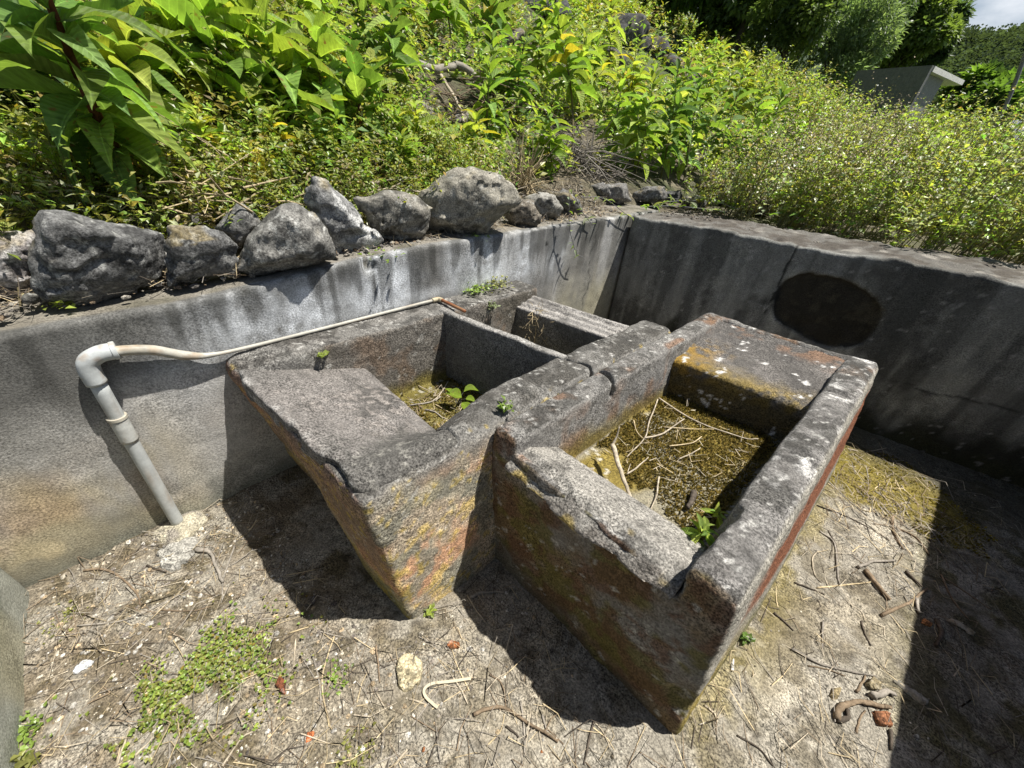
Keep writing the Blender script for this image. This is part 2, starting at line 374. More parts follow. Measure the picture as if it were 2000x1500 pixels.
def wall_left(X, Y, Z):
    top = 0.962 + 0.07 * sstep(-0.1, 1.1, Y)
    chip = 0.016 * np.clip(chips(X, Y, Z, 7, 31) - 0.1, 0, 1)
    d = smax(X + 1.71 + 0.004 * np.sin(Y * 2.1), -(X + 2.10), 0.02)
    d = smax(d, Z - top + chip, 0.010)
    d = np.maximum(d, -(Z + 0.05)); d = np.maximum(d, -(Y + 1.2)); d = np.maximum(d, Y - 3.30)
    notch = np.sqrt(((Y - 0.735) / 0.035) ** 2 + ((Z - 0.985) / 0.05) ** 2 + ((X + 1.71) / 0.04) ** 2) - 1   # broken nick under the weed
    return np.maximum(d, -notch * 0.035)
V, Q, N = solid(wall_left, (-2.14, -1.24, -0.08), (-1.67, 3.34, 1.08), 0.0135, 0.0035, 9, 30)
def wall_left_col(V):
    y, z = V[:, 1], V[:, 2]
    big, mid, sm = fbm(V, 1.6, 4, 41), fbm(V * (1, 1, 0.35), 7, 4, 42, 0.6), fbm(V, 26, 3, 43)
    c = np.empty((len(V), 3), np.float32); c[:] = (0.37, 0.36, 0.335)
    dark = sstep(0.36, 0.72, z + 0.20 * big + 0.06 * mid) * sstep(-1.3, -0.4, y)
    dark = dark * (0.55 + 0.45 * sstep(1.9, 0.6, y))
    c = mixc(c, (0.125, 0.123, 0.114), dark * 0.97)
    c = mixc(c, (0.08, 0.08, 0.074), sstep(0.0, 0.45, mid + 0.3 * sm) * dark * 0.6)
    # white salts bled out in soft patches and drips
    for yy, zz, ry, rz, a in ((0.42, 0.82, 0.22, 0.13, 1.0), (0.16, 0.84, 0.14, 0.12, 0.55), (0.80, 0.88, 0.15, 0.16, 1.0), (-0.12, 0.60, 0.18, 0.14, 0.4), (1.20, 0.90, 0.06, 0.12, 0.55), (1.45, 0.88, 0.16, 0.16, 1.0), (1.75, 0.86, 0.10, 0.18, 0.85), (2.05, 0.88, 0.10, 0.16, 0.7), (1.62, 0.79, 0.25, 0.04, 0.7), (0.95, 0.78, 0.30, 0.03, 0.5), (-0.02, 0.70, 0.10, 0.10, 0.35)):
        g = np.exp(-((y - yy) / ry) ** 2 - ((z - zz) / rz) ** 2)
        c = mixc(c, (0.74, 0.77, 0.80), np.clip(1.2 * g * (0.8 + 0.7 * mid + 0.7 * sm), 0, 1) * a)
    st = sstep(0.15, 0.5, fbm(V * (1, 1, 0.08), 14, 3, 47)) * sstep(1.2, 1.7, y) * sstep(0.3, 0.6, z)
    c = mixc(c, (0.55, 0.55, 0.54), st * 0.5)
    dr = fbm(V * (1, 1, 0.06), 16, 4, 53, 0.6); c = mixc(c, (0.055, 0.055, 0.05), sstep(0.12, 0.38, dr + 0.25 * sstep(0.80, 0.98, z)) * sstep(0.55, 0.9, z) * 0.7)
    # bare cement behind the standing pipe, ochre bloom lower down
    bare = sstep(-0.30, -0.20, y) * sstep(0.15, 0.05, y) * sstep(0.75, 0.68, z) * sstep(0.0, 0.2, z)
    c = mixc(c, (0.46, 0.45, 0.43), bare * 0.8)
    warm = sstep(-0.05, -0.35, y) * sstep(0.78, 0.35, z) * sstep(-0.35, 0.3, big + 0.5 * mid)
    c = mixc(c, (0.48, 0.41, 0.26), warm * 0.9)
    c = mixc(c, (0.36, 0.24, 0.14), sstep(0.1, 0.45, fbm(V, 3.2, 3, 49)) * sstep(0.60, 0.25, z) * sstep(0.3, -0.2, y) * 0.55)
    c = mixc(c, (0.15, 0.16, 0.13), sstep(0.14, 0.02, z + 0.08 * mid) * 0.7)
    c = mixc(c, (0.16, 0.17, 0.15), sstep(0.12, 0.3, fbm(V, 4.5, 3, 50)) * sstep(0.3, 0.1, z) * 0.5)
    far = sstep(1.95, 2.3, y)
    c = mixc(c, (0.36, 0.33, 0.19), far * sstep(0.75, 0.35, z + 0.15 * mid) * 0.55)
    c = mixc(c, (0.20, 0.20, 0.185), far * sstep(-0.1, 0.3, mid) * 0.5)
    crk = np.abs(y - (2.46 + 0.05 * fbm(V, 9, 2, 51))); c = mixc(c, (0.05, 0.05, 0.045), sstep(0.009, 0.003, crk) * 0.8)
    crk2 = np.abs(y - (0.76 + 0.02 * fbm(V, 14, 2, 52))); c = mixc(c, (0.06, 0.06, 0.055), sstep(0.009, 0.003, crk2) * sstep(0.80, 0.84, z) * 0.8)
    hole = np.hypot(y - 1.93, z - 0.93); c = mixc(c, (0.02, 0.02, 0.02), sstep(0.016, 0.008, hole))
    top = sstep(-1.735, -1.76, V[:, 0]) * sstep(0.9, 0.95, z)
    c = mixc(c, (0.20, 0.18, 0.145), top * 0.8); c = mixc(c, (0.09, 0.085, 0.06), top * sstep(0, 0.3, mid) * 0.7)
    return c
o = piece('concrete_wall', V, Q, wall_left_col(V), M_WALL); tag(o, 'long grey concrete wall with white salt streaks, loose boulders along its top', 'wall')

def hole_mask(x, z):
    u, w = (x + 0.305) / 0.285, (z - 0.685) / 0.205
    w = w + 0.16 * u - 0.10
    return (np.abs(u) ** 2.6 + np.abs(w) ** 2.6) ** (1 / 2.6)
def wall_right(X, Y, Z):
    inner = (right_y(X) - Y) * 0.98
    top = 1.035 + 0.03 * sstep(-1.7, -0.8, X) + 0.03 * sstep(-0.8, 0.4, X) + 0.03 * np.clip(Y - right_y(X), 0, 0.6) * sstep(-1.6, -1.0, X)
    rag = 0.03 * np.clip(chips(X, Y, Z, 6, 61) - 0.02, 0, 1) * sstep(-1.2, -0.7, X) + 0.02 * np.clip(chips(X, Y, Z, 12, 66), 0, 1)
    d = smax(inner, Y - right_y(X) - 0.50, 0.02)
    lip = sstep(0.16, 0.02, Y - right_y(X)) * 0.06 * np.clip(chips(X, Y, Z, 6.0, 62) - 0.05, 0, 1) * sstep(-1.05, -0.7, X)
    d = smax(d, Z - top + rag + lip, 0.010)
    d = np.maximum(d, -(Z + 0.05)); d = np.maximum(d, X - 1.10); d = np.maximum(d, -(X + 1.69))
    hm = hole_mask(X + 0.035 * chips(X, Y, Z, 9, 63), Z + 0.035 * chips(X, Y, Z, 10, 64))
    pit = np.maximum((hm - 1) * 0.2, Y - right_y(X) - 0.022 - 0.012 * chips(X, Y, Z, 12, 65))
    d = np.maximum(d, -pit)
    hold = np.sqrt((X - 0.78) ** 2 + (Z - 0.93) ** 2 + (Y - right_y(X)) ** 2) - 0.05
    return np.maximum(d, -hold)
V, Q, N = solid(wall_right, (-1.74, 2.78, -0.08), (1.14, 4.06, 1.18), 0.0145, 0.005, 9, 60)
V[:, 2] += sstep(0.95, 1.0, V[:, 2]) * (0.018 * fbm(V, 9, 4, 69, 0.65) - 0.004)
def wall_right_col(V):
    x, y, z = V.T
    big, mid, sm = fbm(V, 1.8, 4, 71), fbm(V * (1, 1, 0.4), 6, 4, 72, 0.6), fbm(V, 24, 3, 73)
    c = np.empty((len(V), 3), np.float32); c[:] = (0.20, 0.20, 0.185)
    c = mixc(c, (0.30, 0.30, 0.27), sstep(0.0, 0.45, mid + 0.4 * big) * 0.6)
    c = mixc(c, (0.075, 0.073, 0.066), sstep(0.02, 0.4, big + 0.4 * mid + 0.2 * sm) * 0.85)  # grime, also darkening the colour to deepen the shade on this wall
    st = fbm(V * (1, 1, 0.10), 11, 4, 79, 0.6); c = mixc(c, (0.36, 0.36, 0.32), sstep(0.05, 0.4, st) * sstep(1.0, 0.8, z) * 0.6); c = mixc(c, (0.06, 0.06, 0.055), sstep(0.0, 0.35, -st) * 0.6)
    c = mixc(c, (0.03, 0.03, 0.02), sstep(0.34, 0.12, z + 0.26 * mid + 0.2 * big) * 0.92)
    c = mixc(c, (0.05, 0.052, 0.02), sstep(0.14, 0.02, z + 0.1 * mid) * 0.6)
    c = mixc(c, (0.34, 0.33, 0.31), spots(V, 34, 0.62, 75) * 0.6)
    hm = hole_mask(x, z)
    pitm = sstep(1.06, 0.98, hm + 0.06 * mid) * sstep(-0.004, 0.008, y - right_y(x)); c = mixc(c, (0.022, 0.018, 0.011), pitm * 0.95); c = mixc(c, (0.06, 0.052, 0.035), pitm * sstep(0.1, 0.4, fbm(V, 14, 4, 68, 0.65)) * 0.7)
    crk = np.abs(x - (-0.60 + 0.05 * fbm(V, 6, 3, 76))); c = mixc(c, (0.02, 0.02, 0.018), sstep(0.010, 0.004, crk) * sstep(0.4, 0.6, z) * 0.9)
    crk = np.abs(z - (0.42 + 0.06 * fbm(V, 5, 3, 77))); c = mixc(c, (0.03, 0.03, 0.028), sstep(0.008, 0.003, crk) * sstep(0.1, 0.3, x) * 0.7)
    top = sstep(0.93, 0.97, z) * sstep(0.01, 0.05, y - right_y(x))
    c = mixc(c, (0.12, 0.112, 0.10), top * 0.9); c = mixc(c, (0.065, 0.055, 0.045), top * sstep(-0.1, 0.25, mid + 0.5 * sm) * 0.8)
    c = mixc(c, (0.28, 0.26, 0.23), top * sstep(0.25, 0.5, fbm(V, 9, 3, 78)) * 0.6)
    return c
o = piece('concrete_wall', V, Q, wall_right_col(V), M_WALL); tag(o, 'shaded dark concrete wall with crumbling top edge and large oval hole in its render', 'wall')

def wall_near(X, Y, Z):
    d = smax(Y + 0.755, -(Y + 1.10), 0.03); d = smax(d, Z - 0.97, 0.03); d = np.maximum(d, -(Z + 0.05)); d = np.maximum(d, -(X + 1.70))
    return np.maximum(d, X - 1.05)
V, Q, N = solid(wall_near, (-1.74, -1.14, -0.08), (1.09, -0.70, 1.02), 0.018, 0.004, 9, 80)
mid = fbm(V, 6, 4, 82); c = np.empty((len(V), 3), np.float32); c[:] = (0.30, 0.31, 0.27)
c = mixc(c, (0.20, 0.21, 0.17), sstep(-0.1, 0.4, mid)); c = mixc(c, (0.34, 0.31, 0.20), sstep(0.1, 0.4, fbm(V, 3, 3, 83)) * 0.5)
o = piece('concrete_wall', V, Q, c, M_WALL); tag(o, 'pale greenish concrete wall at the left picture edge beside the clover', 'wall')
def wall_hidden(X, Y, Z):
    d = smax(1.07 - X, X - 1.42, 0.03); d = smax(d, Z - 1.52 + 0.02 * vnoise(np.stack([X, Y, Z * 0], -1), 6, 85), 0.03); d = np.maximum(d, -(Z + 0.05)); d = np.maximum(d, -(Y + 1.1))
    return np.maximum(d, Y - 3.85)
V, Q, N = solid(wall_hidden, (1.02, -1.14, -0.08), (1.46, 3.90, 1.58), 0.03, 0.004, 9, 84)
mid = fbm(V, 6, 4, 86); c = np.empty((len(V), 3), np.float32); c[:] = (0.22, 0.22, 0.20); c = mixc(c, (0.08, 0.08, 0.07), sstep(-0.1, 0.4, mid))
o = piece('concrete_wall', V, Q, c, M_WALL); tag(o, 'taller concrete wall just beyond the right picture edge, shading the floor there', 'wall')

# ------------------------------------------------------------------ the wash troughs
TH = 0.73
def ypA(X, Y): return Y - (0.14 + 0.10 * np.clip((Y - 0.2) / 0.9, 0, 1)) * (X + 0.73)
def ypB(X, Y): return Y - (0.05 + 0.13 * np.clip((Y - 0.7) / 1.1, 0, 1)) * (X + 0.73)
def slabA(X, Y):
    s = TH + 0.005 - 0.33 * np.clip(ypA(X, Y) - 0.20, 0, 1)
    return s + (TH - 0.004 - s) * sstep(-0.98, -0.79, X) * sstep(0.1, 0.4, ypA(X, Y))
def troughA(X, Y, Z):
    yp = ypA(X, Y); n1 = chips(X, Y, Z, 5, 101); n2 = chips(X, Y, Z, 18, 102)
    y0 = 0.195 + (0.055 + 0.10 * sstep(-0.85, -1.5, X)) * (1 - Z / TH); xr = -0.745 + 0.075 * (1 - Z / TH)
    d = smax(y0 - yp + 0.012 * n1, X - xr + 0.008 * n1, 0.03)
    edge = sstep(0.20, 0.02, yp - 0.2) * (0.05 * np.clip(n1 + 0.3 * n2 + 0.05, 0, 1))
    top = TH + 0.010 * n1 - edge
    ye = np.minimum(Y, 0.56); top = top - np.clip(TH - slabA(X, ye), 0, 1) * (1 - sstep(0.50, 0.82, Y)) * sstep(0.42, 0.52, Y) * sstep(-1.2, -1.0, X)
    d = smax(d, Z - top, 0.03 + 0.05 * sstep(1.2, 0.7, yp))
    d = np.maximum(d, yp - 1.93); d = np.maximum(d, -(X + 1.735)); d = np.maximum(d, -(Z + 0.04))
    xin0, xin1 = -1.555 + 0.02 * (TH - Z), -0.905 - 0.03 * (TH - Z)
    side = smax(xin0 - X + 0.006 * n1, X - xin1 + 0.010 * n1, 0.02)
    cav = np.maximum(side, np.maximum(np.maximum(0.50 - Y, yp - 1.80), 0.335 + 0.02 * n1 - Z))
    shelf = np.maximum(xin0 - X, slabA(X, Y) - 0.03 - Z)
    shelf = np.maximum(shelf, np.maximum(yp - 0.78, Y - 0.545 + 0.02 * n2))
    shelf = smin(shelf, np.maximum(side, np.maximum(slabA(X, Y) - 0.03 - Z, yp - 0.75)), 0.005)
    far = np.maximum(side, np.maximum(0.62 - Z, 1.7 - yp))
    d = smax(d, -smin(cav, smin(shelf, far, 0.01), 0.01), 0.014)
    crack = np.abs(Y - (1.232 + 0.02 * np.sin(X * 30))) - 0.010
    crack = np.maximum(crack, np.maximum(-0.90 - X, TH - 0.06 - Z))
    return np.maximum(d, -crack)
trA = empty('wash_trough', (-1.2, 1.0, 0.0)); bA = (-1.2, 1.0, 0.0)
tag(trA, 'weathered double concrete wash trough built against the salt-streaked wall', 'trough')
V, Q, N = solid(troughA, (-1.77, -0.02, -0.06), (-0.60, 1.99, 0.80), 0.0108, 0.006, 16, 100, 0.0016)
def colA(V, N):
    x, y, z = V.T; yp = ypA(x, y)
    big, mid, sm = fbm(V, 3.2, 4, 111), fbm(V, 9, 4, 112, 0.6), fbm(V, 30, 3, 113)
    c = np.empty((len(V), 3), np.float32); c[:] = (0.20, 0.193, 0.178)
    up = sstep(0.55, 0.85, N[:, 2])
    c = mixc(c, (0.235, 0.22, 0.20), up * sstep(-0.3, 0.4, mid + 0.3 * big) * 0.7)
    c = mixc(c, (0.065, 0.061, 0.054), up * sstep(-0.02, 0.20, big * 0.6 + 0.8 * mid + 0.35 * sm) * 0.8)
    c = mixc(c, (0.09, 0.085, 0.075), up * sstep(-1.0, -0.86, x) * sstep(-0.4, 0.2, mid) * 0.75)
    # outer faces: rust and ochre crust
    out = np.maximum(sstep(0.35, 0.75, N[:, 0]) * sstep(-0.88, -0.78, x), sstep(0.4, 0.8, -N[:, 1]) * sstep(0.42, 0.28, yp))
    low = sstep(0.70, 0.58, z + 0.05 * mid)
    c = mixc(c, (0.44, 0.36, 0.26), out * low * 0.85); c = mixc(c, (0.56, 0.31, 0.18), out * low * sstep(-0.15, 0.25, big + 0.5 * mid + 0.2 * sm) * 0.85)
    c = mixc(c, (0.62, 0.46, 0.16), out * low * sstep(0.12, 0.26, fbm(V, 12, 4, 115, 0.7)) * 0.75)
    c = mixc(c, (0.23, 0.225, 0.18), out * low * sstep(0.06, 0.22, fbm(V, 8, 4, 116, 0.65)) * 0.85)
    c = mixc(c, (0.60, 0.52, 0.38), out * low * sstep(0.2, 0.5, sm) * 0.5)
    c = mixc(c, (0.20, 0.10, 0.06), sstep(0.6, 0.9, -N[:, 1]) * sstep(0.42, 0.28, yp) * sstep(0.12, 0.3, z) * 0.6)
    c = mixc(c, (0.16, 0.15, 0.03), sstep(0.6, 0.9, -N[:, 1]) * sstep(0.42, 0.28, yp) * sstep(0.25, 0.08, z) * 0.6)
    # inner faces
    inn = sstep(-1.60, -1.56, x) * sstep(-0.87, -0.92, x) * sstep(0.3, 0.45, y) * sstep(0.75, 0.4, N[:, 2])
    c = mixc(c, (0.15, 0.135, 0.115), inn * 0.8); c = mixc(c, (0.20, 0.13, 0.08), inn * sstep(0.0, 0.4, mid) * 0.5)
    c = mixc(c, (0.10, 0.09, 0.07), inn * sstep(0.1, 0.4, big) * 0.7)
    bot = sstep(0.44, 0.36, z + 0.05 * mid) * sstep(-1.60, -1.54, x) * sstep(-0.88, -0.92, x) * sstep(0.4, 0.5, y)
    c = mixc(c, (0.17, 0.14, 0.025), bot * 0.85)
    c = mixc(c, (0.55, 0.54, 0.50), spots(V, 38, 0.66, 118) * 0.5)
    c = mixc(c, (0.45, 0.33, 0.06), spots(V, 30, 0.42, 119) * out * 0.6)
    d1 = np.hypot(x + 0.712, y - 0.325 - 0.25 * (z - 0.63)); c = mixc(c, (0.75, 0.75, 0.74), sstep(0.012, 0.006, d1) * sstep(0.60, 0.63, z))
    return c
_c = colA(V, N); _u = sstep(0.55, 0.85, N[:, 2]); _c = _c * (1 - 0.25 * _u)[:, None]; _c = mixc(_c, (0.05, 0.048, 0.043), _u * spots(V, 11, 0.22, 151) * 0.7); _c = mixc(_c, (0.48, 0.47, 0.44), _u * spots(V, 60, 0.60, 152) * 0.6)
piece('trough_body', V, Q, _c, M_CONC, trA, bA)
def boardA(X, Y, Z):
    yp = ypA(X, Y); n1 = chips(X, Y, Z, 6, 121); n2 = chips(X, Y, Z, 20, 122)
    s = slabA(X, Y) + 0.004 * n1 - 0.007 * sstep(-0.97, -0.90, X) * sstep(0.42, 0.53, Y)
    d = smax(Z - s, s - 0.085 - Z, 0.008)
    bite = 0.05 * np.clip(chips(X, Y, Z, 7, 123) + 0.1, 0, 1) * sstep(0.3, 0.2, yp)
    d = smax(d, 0.203 - yp + bite + 0.012 * n2, 0.012); d = smax(d, Y - 0.585 + 0.004 * n1, 0.012)
    d = np.maximum(d, -1.575 - X); return smax(d, X + 0.752 - 0.075 * (1 - Z / TH) + 0.010 * n1, 0.075)
V, Q, N = solid(boardA, (-1.60, -0.02, 0.48), (-0.70, 0.62, 0.77), 0.0085, 0.002, 24, 120, 0.0012)
big, mid, sm = fbm(V, 4, 4, 124), fbm(V, 13, 4, 125, 0.6), fbm(V, 45, 2, 126)
c = np.empty((len(V), 3), np.float32); c[:] = (0.165, 0.153, 0.142)
c = mixc(c, (0.05, 0.048, 0.044), sstep(-0.05, 0.45, big * 0.6 + mid * 0.6 + 0.2 * sm) * 0.8)
c = mixc(c, (0.30, 0.27, 0.245), sstep(0.0, 0.5, sm + 0.4 * mid) * sstep(-0.2, 0.3, big) * 0.6)
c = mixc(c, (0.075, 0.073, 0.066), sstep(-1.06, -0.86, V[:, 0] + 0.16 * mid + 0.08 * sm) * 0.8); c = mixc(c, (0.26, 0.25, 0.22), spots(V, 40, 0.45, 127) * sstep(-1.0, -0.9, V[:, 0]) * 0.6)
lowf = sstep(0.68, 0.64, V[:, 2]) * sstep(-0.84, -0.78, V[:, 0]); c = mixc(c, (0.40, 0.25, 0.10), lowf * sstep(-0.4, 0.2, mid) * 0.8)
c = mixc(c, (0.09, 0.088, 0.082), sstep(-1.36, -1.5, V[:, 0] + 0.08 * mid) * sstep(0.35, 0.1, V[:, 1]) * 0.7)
brk = sstep(0.25, 0.20, ypA(V[:, 0], V[:, 1])); c = mixc(c, (0.40, 0.39, 0.37), brk * sstep(-0.1, 0.3, mid) * 0.7)
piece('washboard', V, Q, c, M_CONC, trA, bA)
def divA(X, Y, Z):
    yp = ypA(X, Y); n1 = chips(X, Y, Z, 7, 131); n2 = chips(X, Y, Z, 22, 132)
    top = TH + 0.012 + 0.008 * n1 - sstep(1.255, 1.30, yp) * (0.03 + 0.06 * np.clip(n1 + 0.3, 0, 1)) 
    d = smax(1.222 - yp + 0.003 * n1, yp - 1.315 + 0.012 * n2, 0.01); d = smax(d, Z - top, 0.014)
    d = np.maximum(d, -1.60 - X); d = np.maximum(d, X + 0.88); return np.maximum(d, 0.30 - Z)
V, Q, N = solid(divA, (-1.62, 0.95, 0.28), (-0.86, 1.32, 0.78), 0.0085, 0.003, 18, 130, 0.001)
mid = fbm(V, 10, 4, 133, 0.6); c = np.empty((len(V), 3), np.float32); c[:] = (0.30, 0.29, 0.27)
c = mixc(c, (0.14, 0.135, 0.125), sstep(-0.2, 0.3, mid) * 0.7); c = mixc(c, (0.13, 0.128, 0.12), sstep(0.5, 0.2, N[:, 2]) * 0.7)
piece('divider', V, Q, c, M_CONC, trA, bA)
def boardA2(X, Y, Z):
    yp = ypA(X, Y); n1 = chips(X, Y, Z, 6, 141)
    s = 0.638 + 0.30 * (yp - 1.755) + 0.005 * np.sin((yp - 1.75) * 2 * math.pi / 0.042) + 0.004 * n1
    d = smax(Z - s, 1.752 - yp + 0.004 * n1, 0.01); d = smax(d, yp - 1.915 + 0.01 * n1, 0.012)
    d = np.maximum(d, -1.575 - X); d = np.maximum(d, X + 0.885); return np.maximum(d, 0.31 - Z)
V, Q, N = solid(boardA2, (-1.60, 1.45, 0.29), (-0.86, 1.95, 0.74), 0.0085, 0.002, 20, 140, 0.001)
mid = fbm(V * (0.3, 1, 1), 14, 4, 143, 0.6); c = np.empty((len(V), 3), np.float32); c[:] = (0.30, 0.285, 0.265)
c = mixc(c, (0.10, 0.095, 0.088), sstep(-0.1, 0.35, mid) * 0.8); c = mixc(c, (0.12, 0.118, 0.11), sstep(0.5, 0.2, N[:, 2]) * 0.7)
tag(piece('washboard', V, Q, c, M_CONC, trA, bA), 'ridged washboard at the far end')

def troughB(X, Y, Z):
    yp = ypB(X, Y); n1 = chips(X, Y, Z, 5, 201); n2 = chips(X, Y, Z, 17, 202)
    xr = 0.086 + (0.088 + 0.035 * sstep(0.7, 1.6, Y)) * (1 - Z / TH); y0 = 0.665 + 0.012 * (1 - Z / TH)
    d = smax(-0.735 - X + 0.004 * n1, X - xr + 0.003 * n1, 0.02)
    d = smax(d, y0 - yp + 0.010 * n1, 0.025)
    top = TH + 0.012 * n1 + 0.012 * sstep(1.2, 1.3, Y) * sstep(-0.5, -0.6, X) + 0.012 * sstep(-0.1, 0.02, X)
    d = smax(d, Z - top - 0.004 * n2, 0.04)
    d = smax(d, yp - 2.33 + 0.012 * n1, 0.03); d = np.maximum(d, -(Z + 0.04))
    xi0 = -0.628 + 0.10 * (TH - Z); xi1 = -0.045 - 0.02 * (TH - Z)
    side = smax(xi0 - X + 0.010 * n1, X - xi1 + 0.008 * n1, 0.03)
    cav = np.maximum(side, np.maximum(np.maximum(0.80 - yp, yp - 1.80), 0.452 + 0.010 * n1 - Z))
    front = np.maximum(side, np.maximum(boardB_top(X, Y) - 0.03 - Z, yp - 1.0))
    far = np.maximum(side, np.maximum(0.60 - Z, np.maximum(1.78 - yp, yp - 2.27)))
    d = smax(d, -smin(cav, smin(front, far, 0.01), 0.01), 0.022)
    # the near rim has broken away in a ragged bite, deepest beside the right-hand rim
    rag = 0.04 * n1 + 0.03 * n2
    jag = np.clip(np.abs(n1) * 1.3 + 0.45 * n2, 0, 1)
    worn = boardB_top(X, Y) - 0.006 - (0.055 * jag + 0.02 * sstep(-0.2, 0.2, n1)) * sstep(0.80, 0.675, yp) - 0.07 * sstep(-0.24, -0.04, X) * sstep(0.84, 0.70, yp)
    bite = np.maximum(worn - Z, yp - 0.95)
    bite = smax(bite, np.maximum(-0.612 - X + rag, X + 0.022 + rag), 0.015)
    d = smax(d, -bite, 0.006)
    chip = np.sqrt(((X - 0.13) / 0.10) ** 2 + ((Y - 0.62) / 0.13) ** 2 + ((Z - 0.20) / 0.12) ** 2) - 1
    d = smax(d, -(chip * 0.1 + 0.01 * n2), 0.01)
    nose = (0.05 - X) * 0.5 + (0.80 - Y) * 0.6 + (Z - 0.70) * 0.62 - 0.13 + 0.03 * n1
    nose = np.maximum(nose, -0.03 - X)
    crack = np.maximum(np.abs(Y - (1.238 + 0.025 * np.sin(X * 26 + 1))) - 0.011, np.maximum(X + 0.60, TH - 0.07 - Z))
    return np.maximum(d, -crack)
def boardB_top(X, Y): return 0.700 - 0.58 * np.clip(ypB(X, Y) - 0.68, 0, 1)
trB = empty('wash_trough', (-0.3, 1.5, 0.0)); bB = (-0.3, 1.5, 0.0)
tag(trB, 'mossy concrete basin with broken near rim, standing nearest in the middle of the yard', 'trough')
V, Q, N = solid(troughB, (-0.77, 0.56, -0.06), (0.26, 2.53, 0.80), 0.0102, 0.006, 16, 200, 0.0018)
def colB(V, N):
    x, y, z = V.T; yp = ypB(x, y)
    big, mid, sm = fbm(V, 3.2, 4, 211), fbm(V, 9, 4, 212, 0.6), fbm(V, 30, 3, 213)
    c = np.empty((len(V), 3), np.float32); c[:] = (0.205, 0.198, 0.185)
    up = sstep(0.5, 0.85, N[:, 2])
    c = mixc(c, (0.225, 0.212, 0.195), up * sstep(-0.2, 0.35, mid + 0.3 * sm) * 0.7)
    c = mixc(c, (0.062, 0.058, 0.052), up * sstep(-0.02, 0.20, big * 0.6 + 0.8 * mid + 0.35 * sm) * 0.8)
    c = mixc(c, (0.23, 0.105, 0.04), up * sstep(-0.55, -0.62, x) * sstep(0.05, 0.4, fbm(V, 11, 4, 215)) * 0.55)
    rim = sstep(-0.06, -0.02, x) * sstep(0.45, 0.6, z) * sstep(0.2, 0.5, N[:, 2])
    st = fbm(V * (1.0, 2.6, 1), 9, 4, 216, 0.62)
    c = mixc(c, (0.21, 0.20, 0.19), rim * 0.5); c = mixc(c, (0.07, 0.067, 0.063), rim * sstep(-0.12, 0.25, st) * 0.85)
    c = mixc(c, (0.62, 0.61, 0.585), rim * sstep(0.16, 0.38, fbm(V * (1, 1.7, 1), 13, 3, 217)) * sstep(1.0, 1.4, y) * 0.85)
    # near face and outer side: olive brown crust
    out = sstep(0.4, 0.75, -N[:, 1]) * sstep(0.80, 0.72, yp)
    c = mixc(c, (0.15, 0.10, 0.045), out * sstep(-0.5, 0.2, big + 0.3 * mid) * 0.9)
    c = mixc(c, (0.125, 0.112, 0.03), out * sstep(0.0, 0.2, fbm(V, 6, 4, 218, 0.65)) * 0.8)
    c = mixc(c, (0.12, 0.065, 0.04), out * sstep(0.05, 0.22, fbm(V, 9, 4, 219, 0.65)) * 0.7)
    c = mixc(c, (0.10, 0.10, 0.075), out * sstep(0.25, 0.05, z + 0.08 * mid + 0.22 * (x + 0.7)) * 0.6)
    c = mixc(c, (0.40, 0.40, 0.37), out * spots(V, 24, 0.60, 220) * 0.7)
    side = sstep(0.5, 0.9, N[:, 0]) * sstep(0.04, 0.08, x)
    c = mixc(c, (0.34, 0.32, 0.27), side * 0.8)
    band = z + 0.03 * fbm(V, 3, 3, 221)
    c = mixc(c, (0.24, 0.085, 0.04), side * sstep(0.66, 0.58, band) * sstep(0.18, 0.28, band - 0.12 * sstep(1.4, 0.8, y)) * sstep(0.88, 1.15, y) * 0.92)
    c = mixc(c, (0.32, 0.24, 0.04), side * sstep(0.30, 0.12, band) * sstep(1.3, 0.8, y) * 0.85)
    c = mixc(c, (0.14, 0.13, 0.04), side * sstep(0.14, 0.03, band) * 0.7)
    # inside
    inn = sstep(-0.64, -0.60, x) * sstep(-0.04, -0.07, x) * sstep(0.8, 0.95, y) * sstep(2.0, 1.9, y)
    wallm = inn * sstep(0.7, 0.45, N[:, 2])
    c = mixc(c, (0.19, 0.185, 0.18), wallm * 0.7); c = mixc(c, (0.24, 0.14, 0.085), wallm * sstep(0.08, 0.4, fbm(V, 7, 4, 222)) * 0.75)
    c = mixc(c, (0.17, 0.13, 0.028), wallm * sstep(0.62, 0.50, z + 0.07 * mid + 0.05 * sstep(1.0, 1.7, y)) * 0.9)
    flo = inn * sstep(0.6, 0.8, N[:, 2]) * sstep(0.53, 0.49, z)
    c = mixc(c, (0.185, 0.14, 0.028), flo * 0.95); c = mixc(c, (0.10, 0.075, 0.02), flo * sstep(0.0, 0.35, mid) * 0.6)
    c = mixc(c, (0.25, 0.235, 0.19), flo * sstep(0.0, 0.25, fbm(V, 4, 3, 223) + 0.5 * sstep(1.20, 1.0, y)) * 0.75)
    edge = sstep(2.0, 2.2, y) * sstep(0.66, 0.70, z); c = mixc(c, (0.19, 0.11, 0.06), edge * sstep(0.0, 0.35, mid) * 0.6)
    c = mixc(c, (0.55, 0.54, 0.50), spots(V, 34, 0.62, 224) * up * 0.6)
    return c
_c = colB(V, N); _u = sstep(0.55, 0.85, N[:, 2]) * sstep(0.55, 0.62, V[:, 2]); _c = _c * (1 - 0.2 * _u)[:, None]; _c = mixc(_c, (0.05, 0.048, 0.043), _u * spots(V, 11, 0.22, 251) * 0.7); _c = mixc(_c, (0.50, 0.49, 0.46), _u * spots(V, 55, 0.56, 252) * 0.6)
piece('trough_body', V, Q, _c, M_CONC, trB, bB)
